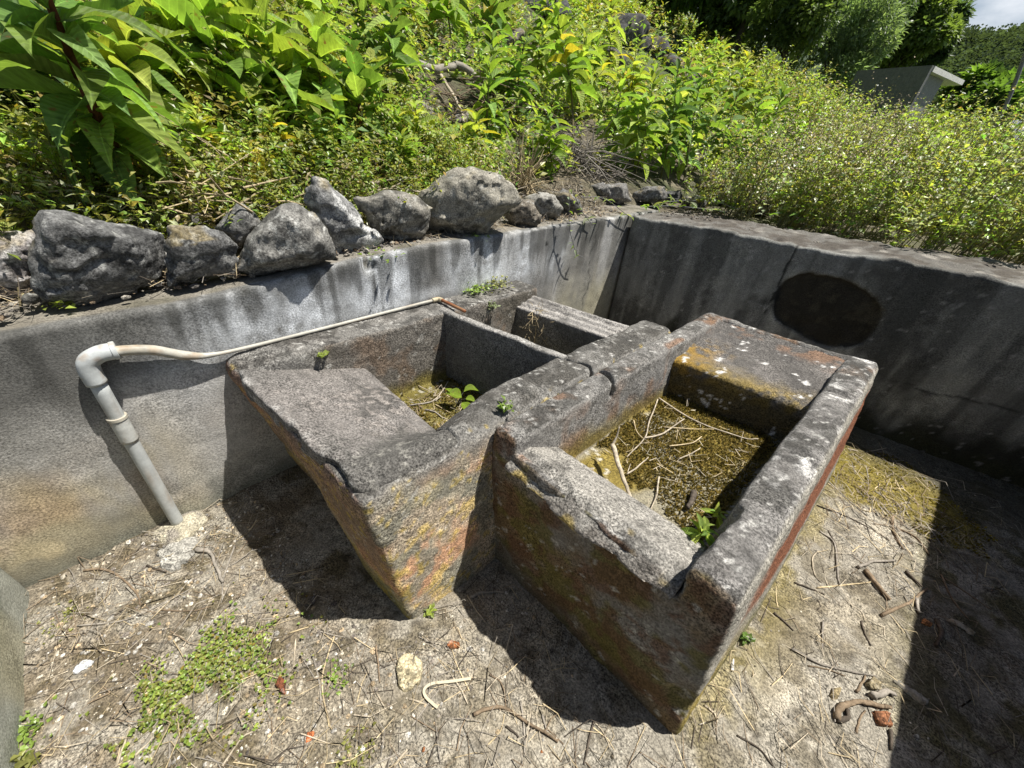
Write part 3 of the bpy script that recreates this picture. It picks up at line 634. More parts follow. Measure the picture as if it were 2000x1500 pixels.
def boardB(X, Y, Z):
    yp = ypB(X, Y); n1 = chips(X, Y, Z, 6, 231); n2 = chips(X, Y, Z, 19, 232)
    s = boardB_top(X, Y) + 0.003 * n1
    d = smax(Z - s, s - 0.09 - Z, 0.006)
    d = smax(d, 0.722 - yp + 0.03 * n1 + 0.03 * n2 - 0.9 * (s - Z), 0.004); d = smax(d, yp - 0.905, 0.012)
    d = np.maximum(d, -0.64 - X); return np.maximum(d, X + 0.035)
V, Q, N = solid(boardB, (-0.66, 0.60, 0.40), (-0.01, 1.04, 0.74), 0.0085, 0.002, 26, 230, 0.0012)
mid, sm = fbm(V, 12, 4, 233, 0.6), fbm(V, 45, 2, 234); c = np.empty((len(V), 3), np.float32); c[:] = (0.25, 0.237, 0.212)
c = mixc(c, (0.09, 0.085, 0.076), sstep(-0.05, 0.35, mid + 0.4 * sm) * 0.7)
brk = sstep(0.8, 0.5, N[:, 2]); c = mixc(c, (0.25, 0.22, 0.19), brk * 0.6); c = mixc(c, (0.45, 0.33, 0.08), brk * sstep(0.25, 0.4, vnoise(V, 14, 236)) * 0.7)
tag(piece('washboard', V, Q, c, M_CONC, trB, bB), 'bare pale washboard with a broken outer edge')
def boardB2(X, Y, Z):
    yp = ypB(X, Y); n1 = chips(X, Y, Z, 6, 241); n2 = chips(X, Y, Z, 16, 242)
    s = 0.652 + 0.135 * (yp - 1.755) + 0.006 * n1 + 0.003 * n2
    d = smax(Z - s, 1.752 - yp + 0.008 * n1 + 0.05 * (s - Z), 0.035); d = np.maximum(d, yp - 2.285)
    d = np.maximum(d, -0.645 - X); d = np.maximum(d, X + 0.030); return np.maximum(d, 0.42 - Z)
V, Q, N = solid(boardB2, (-0.67, 1.66, 0.40), (0.0, 2.46, 0.78), 0.009, 0.005, 18, 240, 0.0015)
mid, sm = fbm(V, 8, 4, 243, 0.6), fbm(V, 30, 3, 244); yp = ypB(V[:, 0], V[:, 1])
c = np.empty((len(V), 3), np.float32); c[:] = (0.105, 0.098, 0.09)
c = mixc(c, (0.17, 0.157, 0.146), sstep(-0.1, 0.4, mid + 0.3 * sm) * 0.6); c = mixc(c, (0.08, 0.075, 0.07), sstep(0.05, 0.4, fbm(V, 4, 4, 245)) * 0.7)
mo = sstep(1.93, 1.76, yp + 0.10 * mid) ; c = mixc(c, (0.20, 0.145, 0.04), mo * sstep(-0.3, 0.2, mid + 0.5 * sm) * 0.9)
c = mixc(c, (0.26, 0.16, 0.03), sstep(0.25, 0.05, V[:, 0] + 0.64 + 0.12 * mid) * sstep(2.1, 1.9, yp) * sstep(-0.2, 0.3, sm + mid) * 0.85)
c = mixc(c, (0.20, 0.11, 0.06), sstep(2.12, 2.24, yp + 0.1 * mid) * sstep(-0.05, 0.2, mid) * 0.6)
c = mixc(c, (0.08, 0.066, 0.03), sstep(0.6, 0.3, N[:, 2]) * sstep(0.63, 0.58, V[:, 2]) * 0.8)
c = mixc(c, (0.62, 0.61, 0.58), spots(V, 17, 0.58, 246) * 0.85)
tag(piece('washboard', V, Q, c, M_CONC, trB, bB), 'mossy sloping shelf at the far end spotted with white lichen')

# ------------------------------------------------------------------ the pipe
pz = empty('water_pipe', (-1.66, -0.30, 0.0)); bz = np.array((-1.66, -0.30, 0.0))
tag(pz, 'grey plastic pipe rising from the floor, bent at an elbow and running along the wall', 'pipe')
def pipe_part(name, pts, rad, col, sides=18, parent=pz, label=None):
    P = spline(pts, 6); V, F = tube(P, np.asarray(rad) * 0.77, sides); V = V.astype(np.float32)
    n = fbm(V, 7, 3, 301); n2 = fbm(V, 30, 3, 302)
    cc = np.empty((len(V), 3), np.float32); cc[:] = col
    cc = mixc(cc, np.asarray(col) * (0.75, 0.70, 0.62), sstep(0.0, 0.4, n) * 0.6); cc = mixc(cc, (0.30, 0.20, 0.11), sstep(0.15, 0.4, n2) * 0.5); cc = mixc(cc, np.asarray(col) * 0.55, sstep(0.1, 0.5, fbm(V, 55, 3, 303)) * 0.4)
    o = link(name, make_mesh(name, V - bz.astype(np.float32), F, cc), M_PIPE, parent)
    if label: o['label'] = label
    return o
PG, PC = (0.50, 0.525, 0.52), (0.44, 0.425, 0.37)
xw = -1.674
e0 = np.array((xw, -0.268, 0.805))
b0 = np.array((xw, -0.303, -0.02)); cp = b0 + (e0 - b0) * 0.70
pipe_part('standing_pipe', [b0, (b0 + e0) / 2, e0 + (0, 0, -0.02)], 0.0285, PG)
du = (e0 - b0) / np.linalg.norm(e0 - b0)
cpl = pipe_part('coupling', [cp - du * 0.052, cp, cp + du * 0.052], 0.0335, (0.55, 0.56, 0.53))
pipe_part('coupling_ring', [cp + du * 0.050, cp + du * 0.056, cp + du * 0.062], 0.0365, (0.60, 0.58, 0.50), parent=cpl)
elb = pipe_part('elbow', [e0 - du * 0.045, e0, e0 + (0, 0.010, 0.035), e0 + (0, 0.042, 0.052), e0 + (0, 0.078, 0.053)], 0.0365, PG)
pipe_part('elbow_ring', [e0 + (0, 0.074, 0.053), e0 + (0, 0.080, 0.053), e0 + (0, 0.086, 0.053)], 0.040, PG, parent=elb)
pipe_part('running_pipe', [e0 + (0, 0.06, 0.052), XP(250, 684, xw), XP(300, 684, xw - 0.003), XP(360, 694, xw - 0.012), (-1.688, 0.05, 0.752), (-1.694, 0.20, 0.742), (-1.695, 0.6, 0.742), (-1.695, 1.075, 0.745)],
          np.concatenate([np.full(18, 0.0225), np.linspace(0.0225, 0.011, 8), np.full(17, 0.010)]), PC)
pipe_part('corner_joint', [(-1.695, 1.05, 0.745), (-1.69, 1.085, 0.747), (-1.665, 1.092, 0.748)], 0.016, (0.50, 0.44, 0.30), 12)
cu = pipe_part('outlet_pipe', [(-1.68, 1.092, 0.748), (-1.58, 1.095, 0.752), (-1.47, 1.10, 0.757)], 0.0115, (0.26, 0.10, 0.045), 12, label='rust brown copper outlet pipe lying on the divider')
def lump(X, Y, Z):
    n = chips(X, Y, Z, 16, 311)
    return (np.sqrt(((X + 1.655) / 0.08) ** 2 + ((Y + 0.30) / 0.10) ** 2 + (Z / 0.035) ** 2) - 1) * 0.035 + 0.012 * n
V, Q, N = solid(lump, (-1.78, -0.45, -0.03), (-1.52, -0.15, 0.07), 0.008, 0.003, 25, 310)
c = np.empty((len(V), 3), np.float32); c[:] = (0.36, 0.33, 0.25); c = mixc(c, (0.22, 0.2, 0.17), sstep(0, 0.4, fbm(V, 18, 3, 312)))
o = piece('mortar_lump', V, Q, c, M_CONC, None, (-1.655, -0.30, 0)); o.location = (-1.655, -0.30, 0); tag(o, 'crusty lump of mortar at the foot of the grey pipe', 'mortar')
# ------------------------------------------------------------------ terrain outside the yard
def terr(x, y):
    x = np.asarray(x, float); y = np.asarray(y, float)
    d = np.clip(-1.98 - x, 0, 14.0)
    p = np.stack([x, y, x * 0], -1)
    z = 0.985 + 0.06 * sstep(0, 0.1, d) + 0.40 * d * sstep(0, 0.5, d + 0.15) + sstep(0.1, 1.5, d) * 0.22 * fbm(p, 0.45, 3, 401)
    z = z + 0.05 * fbm(p, 1.9, 3, 402)
    r = np.clip(y - 3.6, 0, 60)
    z = z + 0.015 * r * sstep(-2.5, -1.0, x) - 0.05 * np.clip(x - 1.0, 0, 8) * sstep(2, 6, r) * 0
    return z
def graded(a, b, fine_a, fine_b, h0, g):
    pts = list(np.arange(fine_a, fine_b, h0)); s = h0; x = fine_a
    while x > a: s *= g; x -= s; pts.insert(0, x)
    s = h0; x = pts[-1]
    while x < b: s *= g; x += s; pts.append(x)
    return np.array(pts)
xs = graded(-60, 80, -3.4, 1.7, 0.09, 1.09); ys = graded(-40, 140, -1.6, 4.4, 0.09, 1.09)
X, Y = np.meshgrid(xs, ys, indexing='ij'); x, y = X.ravel(), Y.ravel()
z = terr(x, y)
inside = (x > -1.97) & (x < 1.30) & (y > -1.0) & (y < right_y(x) + 0.40)
z = np.where(inside, -0.25, z)
i = np.arange(X.size).reshape(X.shape); q = np.stack([i[:-1, :-1], i[1:, :-1], i[1:, 1:], i[:-1, 1:]], -1).reshape(-1, 4)
p = np.stack([x, y, z], 1); n = fbm(p, 1.3, 4, 405); n2 = fbm(p, 5, 4, 406)
c = np.empty((len(p), 3), np.float32); c[:] = (0.10, 0.085, 0.06); c = mixc(c, (0.05, 0.06, 0.025), sstep(-0.2, 0.3, n)); c = mixc(c, (0.16, 0.14, 0.10), sstep(0.1, 0.4, n2) * 0.6)
far = sstep(6, 14, np.hypot(x, y)); c = mixc(c, (0.05, 0.085, 0.02), far * 0.8)
o = link('ground', make_mesh('ground', p, q, c), M_SOIL); tag(o, 'earthen slope rising behind the yard walls', kind='structure')
def hillP(px, py, lift=0.0):
    d = RM @ _ray(px, py); t = np.arange(1.8, 70, 0.02); P = np.array([0, 0, EYE]) + t[:, None] * d
    ok = (P[:, 0] < -2.0) | (P[:, 1] > right_y(P[:, 0]) + 0.3)
    hit = ok & (P[:, 2] < terr(P[:, 0], P[:, 1]) + lift)
    k = np.argmax(hit) if hit.any() else len(t) - 1
    return P[k]
def to_px(P):
    v = (np.asarray(P, float) - (0, 0, EYE)) @ RM; return CX + FPX * v[:, 0] / np.maximum(v[:, 2], 0.05), CY - FPX * v[:, 1] / np.maximum(v[:, 2], 0.05)
def depth_of(P): return float((RM.T @ (np.asarray(P) - (0, 0, EYE)))[2])
def same_depth(px, py, P):
    """point on the pixel's ray, as far from the eye as P is"""
    d = _ray(px, py); return np.array([0, 0, EYE]) + RM @ (d / d[2]) * depth_of(P)

# ------------------------------------------------------------------ boulders
def hull_planes(pts):
    bm = bmesh.new()
    for v in pts: bm.verts.new(tuple(float(a) for a in v))
    bmesh.ops.convex_hull(bm, input=bm.verts[:]); bm.normal_update()
    pl = [(np.array(f.normal), float(np.array(f.normal) @ np.array(f.verts[0].co))) for f in bm.faces if f.calc_area() > 1e-7]
    cen = np.mean([np.array(v.co) for v in bm.verts], 0); bm.free()
    return [(n, d) if n @ cen - d < 0 else (-n, -d) for n, d in pl]
def rock_mesh(name, pts, base, seed, tint=(0.17, 0.168, 0.16), h=None, rough=0.03, lichen=0.5, pale=0.0):
    pts = np.asarray(pts, float); pl = hull_planes(pts); lo, hi = pts.min(0) - 0.03, pts.max(0) + 0.03
    size = float(np.max(hi - lo)); h = h or max(0.007, size / (38 if size > 0.25 else 22))
    def fn(X, Y, Z):
        a = 0.6 + seed; q1, q2, q3 = (X * math.cos(a) + Y * math.sin(a)) + 0.35 * Z, -X * math.sin(a) + Y * math.cos(a) - 0.25 * Z, Z + 0.3 * X; wv = size * 0.25 * chips(X, Y, Z, 2.5 / size, seed + 8); fr = 3.4 / size
        step = _hash(np.floor((q1 + wv) * fr).astype(np.int64) + 999, np.floor((q2 - wv) * fr).astype(np.int64) + 999, np.floor((q3 + wv) * fr * 1.6).astype(np.int64) + 999, seed)
        rid = 1 - np.abs(chips(X, Y, Z, 3.2 / size, seed + 9)) * 2.2
        d = np.full(X.shape, -9.0, np.float32)
        for n, k in pl: d = smax(d, (n[0] * X + n[1] * Y + n[2] * Z - k).astype(np.float32), size * 0.008)
        return d - size * 0.010 + size * 0.024 * step + size * rough * 0.6 * chips(X, Y, Z, 2.2 / size, seed) + size * rough * 0.5 * chips(X, Y, Z, 9 / size, seed + 1) + size * rough * 0.8 * np.clip(rid, 0, 1)
    tint = np.asarray(tint) * 1.0
    V, Q, N = solid(fn, lo, hi, h, size * 0.013, 9 / size, seed + 2, size * 0.005)
    big, mid, sm = fbm(V, 3 / size, 3, seed + 3), fbm(V * (1, 1, 2.0), 8 / size, 4, seed + 4, 0.65), fbm(V, 40, 3, seed + 5)
    c = np.empty((len(V), 3), np.float32); c[:] = tint
    c = mixc(c, np.asarray(tint) * 0.30, sstep(-0.05, 0.25, mid + 0.3 * big) * 0.85); c = mixc(c, np.asarray(tint) * 1.5, sstep(0.05, 0.4, sm + 0.3 * mid) * 0.5)
    c = mixc(c, (0.46, 0.46, 0.43), spots(V, 42, 0.50, seed + 6) * lichen); c = mixc(c, (0.20, 0.15, 0.05), sstep(0.18, 0.40, fbm(V, 7, 3, seed + 7)) * 0.45 * sstep(0.3, 0.7, N[:, 2]))
    if pale: c = mixc(c, (0.55, 0.55, 0.53), sstep(0.0, 0.3, fbm(V, 5 / size, 3, seed + 8)) * pale)
    return make_mesh(name, V - np.asarray(base, np.float32), Q, c)
def wall_rock(poly, label, seed, zb=1.0, thick=0.8, tint=(0.17, 0.168, 0.16), name='boulder', group='boulders along the wall top', cat='boulder', pale=0.0, lichen=0.5, back=0.0, rough=0.03):
    """a boulder whose outline as seen from the yard is poly (pixels), resting at height zb"""
    poly = np.asarray(poly, float); pc = poly.mean(0); poly = pc + (poly - pc) * (1.17, 1.12) - (0, 4); cx = poly[:, 0].mean(); by = poly[:, 1].max()
    B = W(cx, by, zb); vd = np.array([B[0], B[1], 0.0]); vd /= np.linalg.norm(vd)
    wid = (poly[:, 0].max() - poly[:, 0].min()) / FPX * depth_of(B); half = 0.5 * thick * wid
    C0 = B + vd * (half * 0.42 + back)
    def on_plane(px, py, off):
        d = RM @ _ray(px, py); O = np.array([0, 0, EYE]); Pn = C0 + vd * off
        return O + d * (((Pn - O) @ vd) / (d @ vd))
    rnd = random.Random(seed); ctr = poly.mean(0); pts = []
    for off, sc in ((-half * 0.55, 0.55), (half * 0.05, 1.0), (half * 0.95, 0.6)):
        for q in poly:
            j = ctr + (q - ctr) * sc * (rnd.uniform(0.96, 1.0) if sc == 1.0 else rnd.uniform(0.6, 1.25)); P = on_plane(j[0], j[1], off)
            P[2] = max(P[2], zb - 0.015); pts.append(P)
    pts = np.array(pts); base = np.array([pts[:, 0].mean(), pts[:, 1].mean(), pts[:, 2].min()])
    o = link(name, rock_mesh(name, pts, base, seed * 31 + 500, tint, lichen=lichen, pale=pale, rough=rough), M_ROCK, None, tuple(base))
    tag(o, label, cat, group); return o
z4 = lambda L: [(x * 0.35, 300 + y * 0.35) for x, y in L]
z2 = lambda L: [(650 + x * 0.35, y * 0.35) for x, y in L]
z6 = lambda L: [(900 + x * 0.3, 300 + y * 0.3) for x, y in L]
wall_rock(z4([(-60, 480), (180, 440), (235, 520), (170, 600), (185, 740), (100, 800), (-60, 760)]), 'pale pinkish boulder cut by the left picture edge', 1, 0.98, tint=(0.24, 0.22, 0.21), pale=0.3)
wall_rock(z4([(230, 400), (250, 345), (380, 340), (480, 370), (640, 430), (840, 470), (875, 600), (870, 740), (500, 842), (260, 842), (190, 740), (180, 560)]), 'largest dark grey boulder at the left end of the wall top', 2, 0.975, 0.6, tint=(0.125, 0.125, 0.122))
wall_rock(z4([(690, 385), (740, 330), (1290, 325), (1240, 425), (800, 445)]), 'long flat block lying behind the dark boulders, mossy at one end', 3, 1.10, 0.45, tint=(0.13, 0.125, 0.115), back=0.06, name='stone_block', cat='stone')
wall_rock(z4([(950, 410), (1080, 410), (1230, 450), (1310, 520), (1290, 665), (1100, 712), (960, 740), (935, 560)]), 'dark squarish boulder below the flat block', 4, 0.985, 0.7, tint=(0.12, 0.12, 0.117))
wall_rock(z4([(1210, 430), (1330, 290), (1400, 330), (1455, 420), (1340, 545), (1290, 480)]), 'small grey pointed boulder wedged between two larger ones', 5, 1.06, 0.8, back=0.06)
wall_rock(z4([(1320, 682), (1400, 500), (1500, 390), (1560, 290), (1640, 280), (1700, 310), (1790, 430), (1830, 500), (1852, 590), (1700, 625), (1500, 645)]), 'big speckled grey boulder with a peaked left-leaning top', 6, 0.99, 0.65, tint=(0.19, 0.185, 0.17), lichen=0.7)
wall_rock([(598, 388), (612, 352), (640, 360), (665, 392), (700, 428), (741, 470), (690, 497), (650, 498), (632, 450), (600, 400)], 'upright angular boulder with a bright white face', 7, 1.0, 0.6, tint=(0.22, 0.22, 0.215), pale=0.85)
wall_rock(z2([(140, 1130), (280, 1070), (430, 1090), (530, 1170), (520, 1290), (440, 1372), (260, 1335), (225, 1250)]), 'brownish grey boulder right of the white-faced one', 8, 1.01, 0.7, tint=(0.19, 0.18, 0.155))
wall_rock(z2([(500, 1110), (640, 1010), (680, 945), (760, 950), (960, 1020), (1010, 1130), (960, 1180), (840, 1290), (700, 1328), (530, 1290), (525, 1180)]), 'largest tan boulder at the middle of the row with a peaked top', 9, 1.02, 0.7, tint=(0.25, 0.235, 0.195), lichen=0.4)
wall_rock(z2([(960, 1190), (1030, 1130), (1110, 1130), (1150, 1200), (1140, 1270), (1000, 1282)]), 'small round brown boulder next to the large tan one', 10, 1.02, 0.8, tint=(0.17, 0.15, 0.12))
wall_rock(z2([(1060, 1120), (1130, 1090), (1230, 1100), (1280, 1170), (1260, 1222), (1150, 1252)]), 'small rounded pale boulder, second beyond the large tan one', 11, 1.02, 0.8, tint=(0.24, 0.23, 0.205), back=0.05)
wall_rock(z2([(1215, 1090), (1290, 1070), (1370, 1130), (1380, 1190), (1280, 1217)]), 'small dark boulder just left of the trailing weed', 12, 1.03, 0.9, tint=(0.14, 0.135, 0.125), back=0.05)
wall_rock(z6([(860, 230), (960, 200), (1070, 210), (1100, 320), (1000, 352), (880, 310)]), 'grey boulder above the far wall corner', 13, 1.03, 0.9, tint=(0.17, 0.165, 0.155), back=0.1)
wall_rock(z6([(1130, 270), (1210, 225), (1320, 230), (1330, 310), (1280, 342), (1120, 362)]), 'grey boulder on the far wall just right of the corner', 14, 1.02, 0.8, tint=(0.16, 0.157, 0.148), back=0.15)
wall_rock(z6([(1330, 270), (1430, 250), (1450, 330), (1340, 352)]), 'small dark boulder, second right of the far corner', 15, 1.02, 0.8, tint=(0.10, 0.10, 0.097), back=0.15)
wall_rock(z6([(1540, 230), (1640, 185), (1730, 220), (1690, 262), (1600, 275)]), 'mossy brown stone on the rubble behind the far wall', 16, 1.10, 0.9, tint=(0.17, 0.14, 0.09), back=0.2, group='rubble behind the far wall', cat='stone', name='stone')
wall_rock(z6([(1620, 290), (1740, 250), (1765, 320), (1650, 335)]), 'brown stone below the mossy one in the rubble', 17, 1.06, 0.9, tint=(0.18, 0.155, 0.12), back=0.2, group='rubble behind the far wall', cat='stone', name='stone')
wall_rock(z6([(1800, 260), (1880, 245), (1885, 305), (1795, 310)]), 'small cubic grey stone in the rubble', 18, 1.07, 0.9, tint=(0.13, 0.128, 0.12), back=0.2, group='rubble behind the far wall', cat='stone', name='stone', rough=0.015)
wall_rock(z6([(1850, 330), (1960, 300), (2010, 330), (2000, 420), (1830, 405)]), 'rightmost brown stone of the rubble beside the dry weeds', 19, 1.03, 0.9, tint=(0.17, 0.145, 0.115), back=0.25, group='rubble behind the far wall', cat='stone', name='stone')
wall_rock(z6([(1470, 330), (1530, 290), (1600, 320), (1590, 370), (1490, 380)]), 'grey stone half under creeping weeds on the far wall', 20, 1.03, 0.9, back=0.2, group='rubble behind the far wall', cat='stone', name='stone')
wall_rock(z4([(868, 545), (950, 545), (960, 600), (870, 642)]), 'small white broken stone set between the two dark boulders', 21, 1.02, 0.7, tint=(0.5, 0.49, 0.46), name='stone', cat='stone', group='small pale stones')
wall_rock(z4([(770, 452), (900, 455), (922, 540), (860, 532)]), 'small pale stone above the white one', 22, 1.09, 0.7, tint=(0.36, 0.355, 0.33), name='stone', cat='stone', group='small pale stones')
small = [((312, 540), 26, 'little stone jammed under the white broken stone'), ((455, 545), 24, 'little dark stone in the gap left of the speckled boulder'), ((690, 500), 30, 'little stone wedged under the brownish boulder'), ((838, 468), 34, 'little dark stone in the gap left of the large tan boulder'), ((60, 600), 40, 'little stone at the foot of the left-edge boulder'), ((985, 452), 26, 'little stone right under the large tan boulder'), ((1150, 412), 34, 'small stone left of the far corner boulder'), ((1225, 404), 34, 'small stone between the two far corner boulders'), ((1180, 405), 30, 'small dark stone below the far corner boulder'), ((1345, 408), 34, 'small stone right of the second far boulder'), ((650, 505), 22, 'pebble beside the white-faced boulder'), ((1420, 412), 36, 'low stone among the creeping weeds'), ((1385, 385), 40, 'stone behind the creeping weeds')]
for k, ((px, py), wpx, lab) in enumerate(small):
    rnd = random.Random(300 + k); poly = [(px + wpx * 0.5 * rnd.uniform(0.8, 1.1) * math.cos(a), py - wpx * 0.32 + wpx * 0.34 * rnd.uniform(0.75, 1.1) * math.sin(a)) for a in np.arange(0, 6.28, 0.9)]
    wall_rock(poly, lab, 60 + k, 1.005, 0.9, tint=(0.15, 0.145, 0.13) if k % 3 else (0.24, 0.225, 0.19), name='stone', cat='stone', group='small stones among the boulders', back=0.03 if k < 6 else 0.1)
# dark outcrop stones up the slope
hill_rocks = [((1055, 20), 70, 'dark stone showing at the top picture edge near the middle'), ((1085, 42), 60, 'dark block just right of the topmost stone'), ((1215, 85), 95, 'large dark stone of the upper outcrop'), ((1270, 110), 80, 'dark stone at the middle of the upper outcrop'), ((1320, 145), 70, 'lower right stone of the upper outcrop'), ((1345, 175), 60, 'grey slab below the upper outcrop'), ((625, 150), 75, 'bluish grey stone between the tall shrubs'), ((660, 240), 60, 'dark stone at the foot of the shrubs'), ((1190, 130), 60, 'dark stone left under the upper outcrop'), ((1530, 225), 70, 'dark stone right of the dense green bushes'), ((1005, 95), 60, 'grey stone under the big hanging leaves'), ((900, 255), 80, 'earth-brown stone on the bare bank'), ((820, 235), 70, 'brown stone left on the bare bank')]
for k, ((px, py), wpx, lab) in enumerate(hill_rocks):
    P = hillP(px, py); s = wpx / FPX * depth_of(P) * 0.5; rnd = random.Random(700 + k)
    pts = [P + np.array([rnd.gauss(0, 1), rnd.gauss(0, 1), rnd.gauss(0, 1)]) for _ in range(16)]
    pts = np.array([P + (q - P) / np.linalg.norm(q - P) * s * (rnd.uniform(0.85, 1.15)) * np.array([1.1, 1.1, 0.8]) for q in pts]); pts[:, 2] += s * 0.25
    base = P.copy()
    o = link('boulder', rock_mesh('boulder', pts, base, 2000 + 40 * k, (0.075, 0.075, 0.074) if k not in (5, 10, 11, 12) else (0.17, 0.155, 0.135), lichen=0.25, h=s / 9), M_ROCK, None, tuple(base))
    tag(o, lab, 'boulder', 'outcrop stones on the slope')
# ------------------------------------------------------------------ leaves
def unit(v): v = np.asarray(v, float); return v / max(np.linalg.norm(v), 1e-9)
def blade_mesh(name, width=0.40, droop=0.35, fold=0.10, wave=0.02, seed=0, n=9, tip=1.0):
    """a pointed leaf one unit long, stalk at the origin, running along +y"""
    r = random.Random(seed); V, F = [], []
    ph = r.uniform(0, 6)
    for i in range(n + 1):
        t = i / n; y = t
        w = 0.5 * width * (math.sin(math.pi * min(1, t * 1.02) ** 0.80) ** 0.85 if 0 < t < 1 else 0.0) + (0.006 if t < 0.2 else 0.0)
        zc = 0.10 * math.sin(t * 2.2) - droop * t * t
        for s in (-1, -0.5, 0, 0.5, 1):
            V.append((s * w, y - 0.15 * droop * t * t, zc + fold * abs(s) * w / 0.18 + wave * math.sin(9 * t + ph + s) * abs(s)))
    for i in range(n):
        for k in range(4):
            a = i * 5 + k; F.append((a, a + 1, a + 6, a + 5))
    me = make_mesh(name, np.array(V), np.array(F), None, True); me.materials.append(M_LEAF); return me
BIG = [blade_mesh('leaf', 0.42, d, f, w, k) for k, (d, f, w) in enumerate(((0.25, 0.10, 0.035), (0.45, 0.14, 0.03), (0.65, 0.08, 0.045), (0.12, 0.16, 0.03), (0.40, 0.05, 0.05), (0.85, 0.12, 0.04), (-0.1, 0.12, 0.04)))]
MEDL = [blade_mesh('leaf', 0.34, d, f, 0.015, 20 + k, 5) for k, (d, f) in enumerate(((0.2, 0.10), (0.4, 0.08), (0.55, 0.12), (0.1, 0.14)))]
HEART = [blade_mesh('leaf', 0.75, d, 0.10, 0.02, 40 + k, 6) for k, d in enumerate((0.15, 0.3))]
def leaf_matrix(pos, d, roll, s):
    d = unit(d); up = np.array([0, 0, 1.0]); side = np.cross(d, up)
    if np.linalg.norm(side) < 1e-3: side = np.array([1.0, 0, 0])
    side = unit(side); nrm = np.cross(side, d)
    c, q = math.cos(roll), math.sin(roll); sd = side * c + nrm * q; nm = np.cross(sd, d)
    m = np.stack([sd * s, d * s, nm * s], 1)
    return Matrix(((m[0, 0], m[0, 1], m[0, 2], pos[0]), (m[1, 0], m[1, 1], m[1, 2], pos[1]), (m[2, 0], m[2, 1], m[2, 2], pos[2]), (0, 0, 0, 1)))
def add_leaf(parent, me, pos, d, roll, s, col):
    o = bpy.data.objects.new('leaf', me); COL.objects.link(o); o.parent = parent
    o.matrix_basis = leaf_matrix(pos, d, roll, s); o.color = (col[0], col[1], col[2], 1); return o
GREENS = {'bright': (0.32, 0.395, 0.080), 'fresh': (0.225, 0.325, 0.065), 'mid': (0.145, 0.235, 0.055), 'dark': (0.075, 0.130, 0.042), 'yellow': (0.46, 0.40, 0.06), 'olive': (0.265, 0.275, 0.080), 'old': (0.42, 0.20, 0.05), 'grey': (0.26, 0.305, 0.17)}
def vary(c, r, a=0.32):
    k = r.uniform(1 - a, 1 + a); return (c[0] * k * r.uniform(0.88, 1.14), c[1] * k, c[2] * k * r.uniform(0.8, 1.3))
def shrub(base, top, n, L, tone, label, seed, name='big_leaf_shrub', group='big-leaved shrubs on the slope', cat='shrub', meshes=BIG, stem_r=0.012, start=0.30, stem_col=(0.12, 0.10, 0.05), odd=('yellow', 0.06), branches=0, droop=1.0):
    r = random.Random(seed); base, top = np.asarray(base, float), np.asarray(top, float)
    root = empty(name, base); tag(root, label, cat, group)
    H = np.linalg.norm(top - base); side = np.array([r.uniform(-1, 1), r.uniform(-1, 1), 0]) * H * 0.06
    axes = [spline([base - base, (top - base) * 0.45 + side, top - base], 8)]
    for b in range(branches):
        t = r.uniform(0.25, 0.6); st = axes[0][int(t * (len(axes[0]) - 1))]; a = r.uniform(0, 6.28)
        e = st + np.array([math.cos(a) * 0.42, math.sin(a) * 0.42, r.uniform(0.35, 0.6)]) * H * (1 - t)
        axes.append(spline([st, (st + e) / 2 + np.array([0, 0, -0.03 * H]), e], 6))
    per = [int(n * 0.55 / (1 if branches else 0.55))] + [max(4, int(n * 0.45 / max(1, branches)))] * branches
    for ax, cnt in zip(axes, per):
        rad = np.linspace(stem_r, stem_r * 0.45, len(ax)) * (1 if ax is axes[0] else 0.65)
        V, F = tube(ax, rad, 6, False)
        cc = np.empty((len(V), 3), np.float32); cc[:] = stem_col
        link('stem', make_mesh('stem', V, F, cc), M_WOOD, root)
        a0 = r.uniform(0, 6.28); s0 = start if ax is axes[0] else 0.2
        for k in range(cnt):
            t = s0 + (1 - s0) * (k + 0.5) / cnt; t = min(0.995, t ** 0.85)
            f = t * (len(ax) - 1); i = min(int(f), len(ax) - 2); P = ax[i] + (ax[i+1] - ax[i]) * (f - i)
            a = a0 + k * 2.39996 + r.uniform(-0.3, 0.3); el = -0.55 * droop + 1.25 * (t - s0) / (1 - s0) ** 1.0 + r.uniform(-0.25, 0.25)
            el = min(el, 1.1); d = (math.cos(a) * math.cos(el), math.sin(a) * math.cos(el), math.sin(el))
            sz = L * (1.05 - 0.55 * max(0, t - 0.72) / 0.28) * r.uniform(0.75, 1.15)
            col = GREENS[odd[0]] if r.random() < odd[1] else GREENS[tone]
            add_leaf(root, r.choice(meshes), P, d, r.uniform(-0.45, 0.45), sz, vary(col, r))
    return root

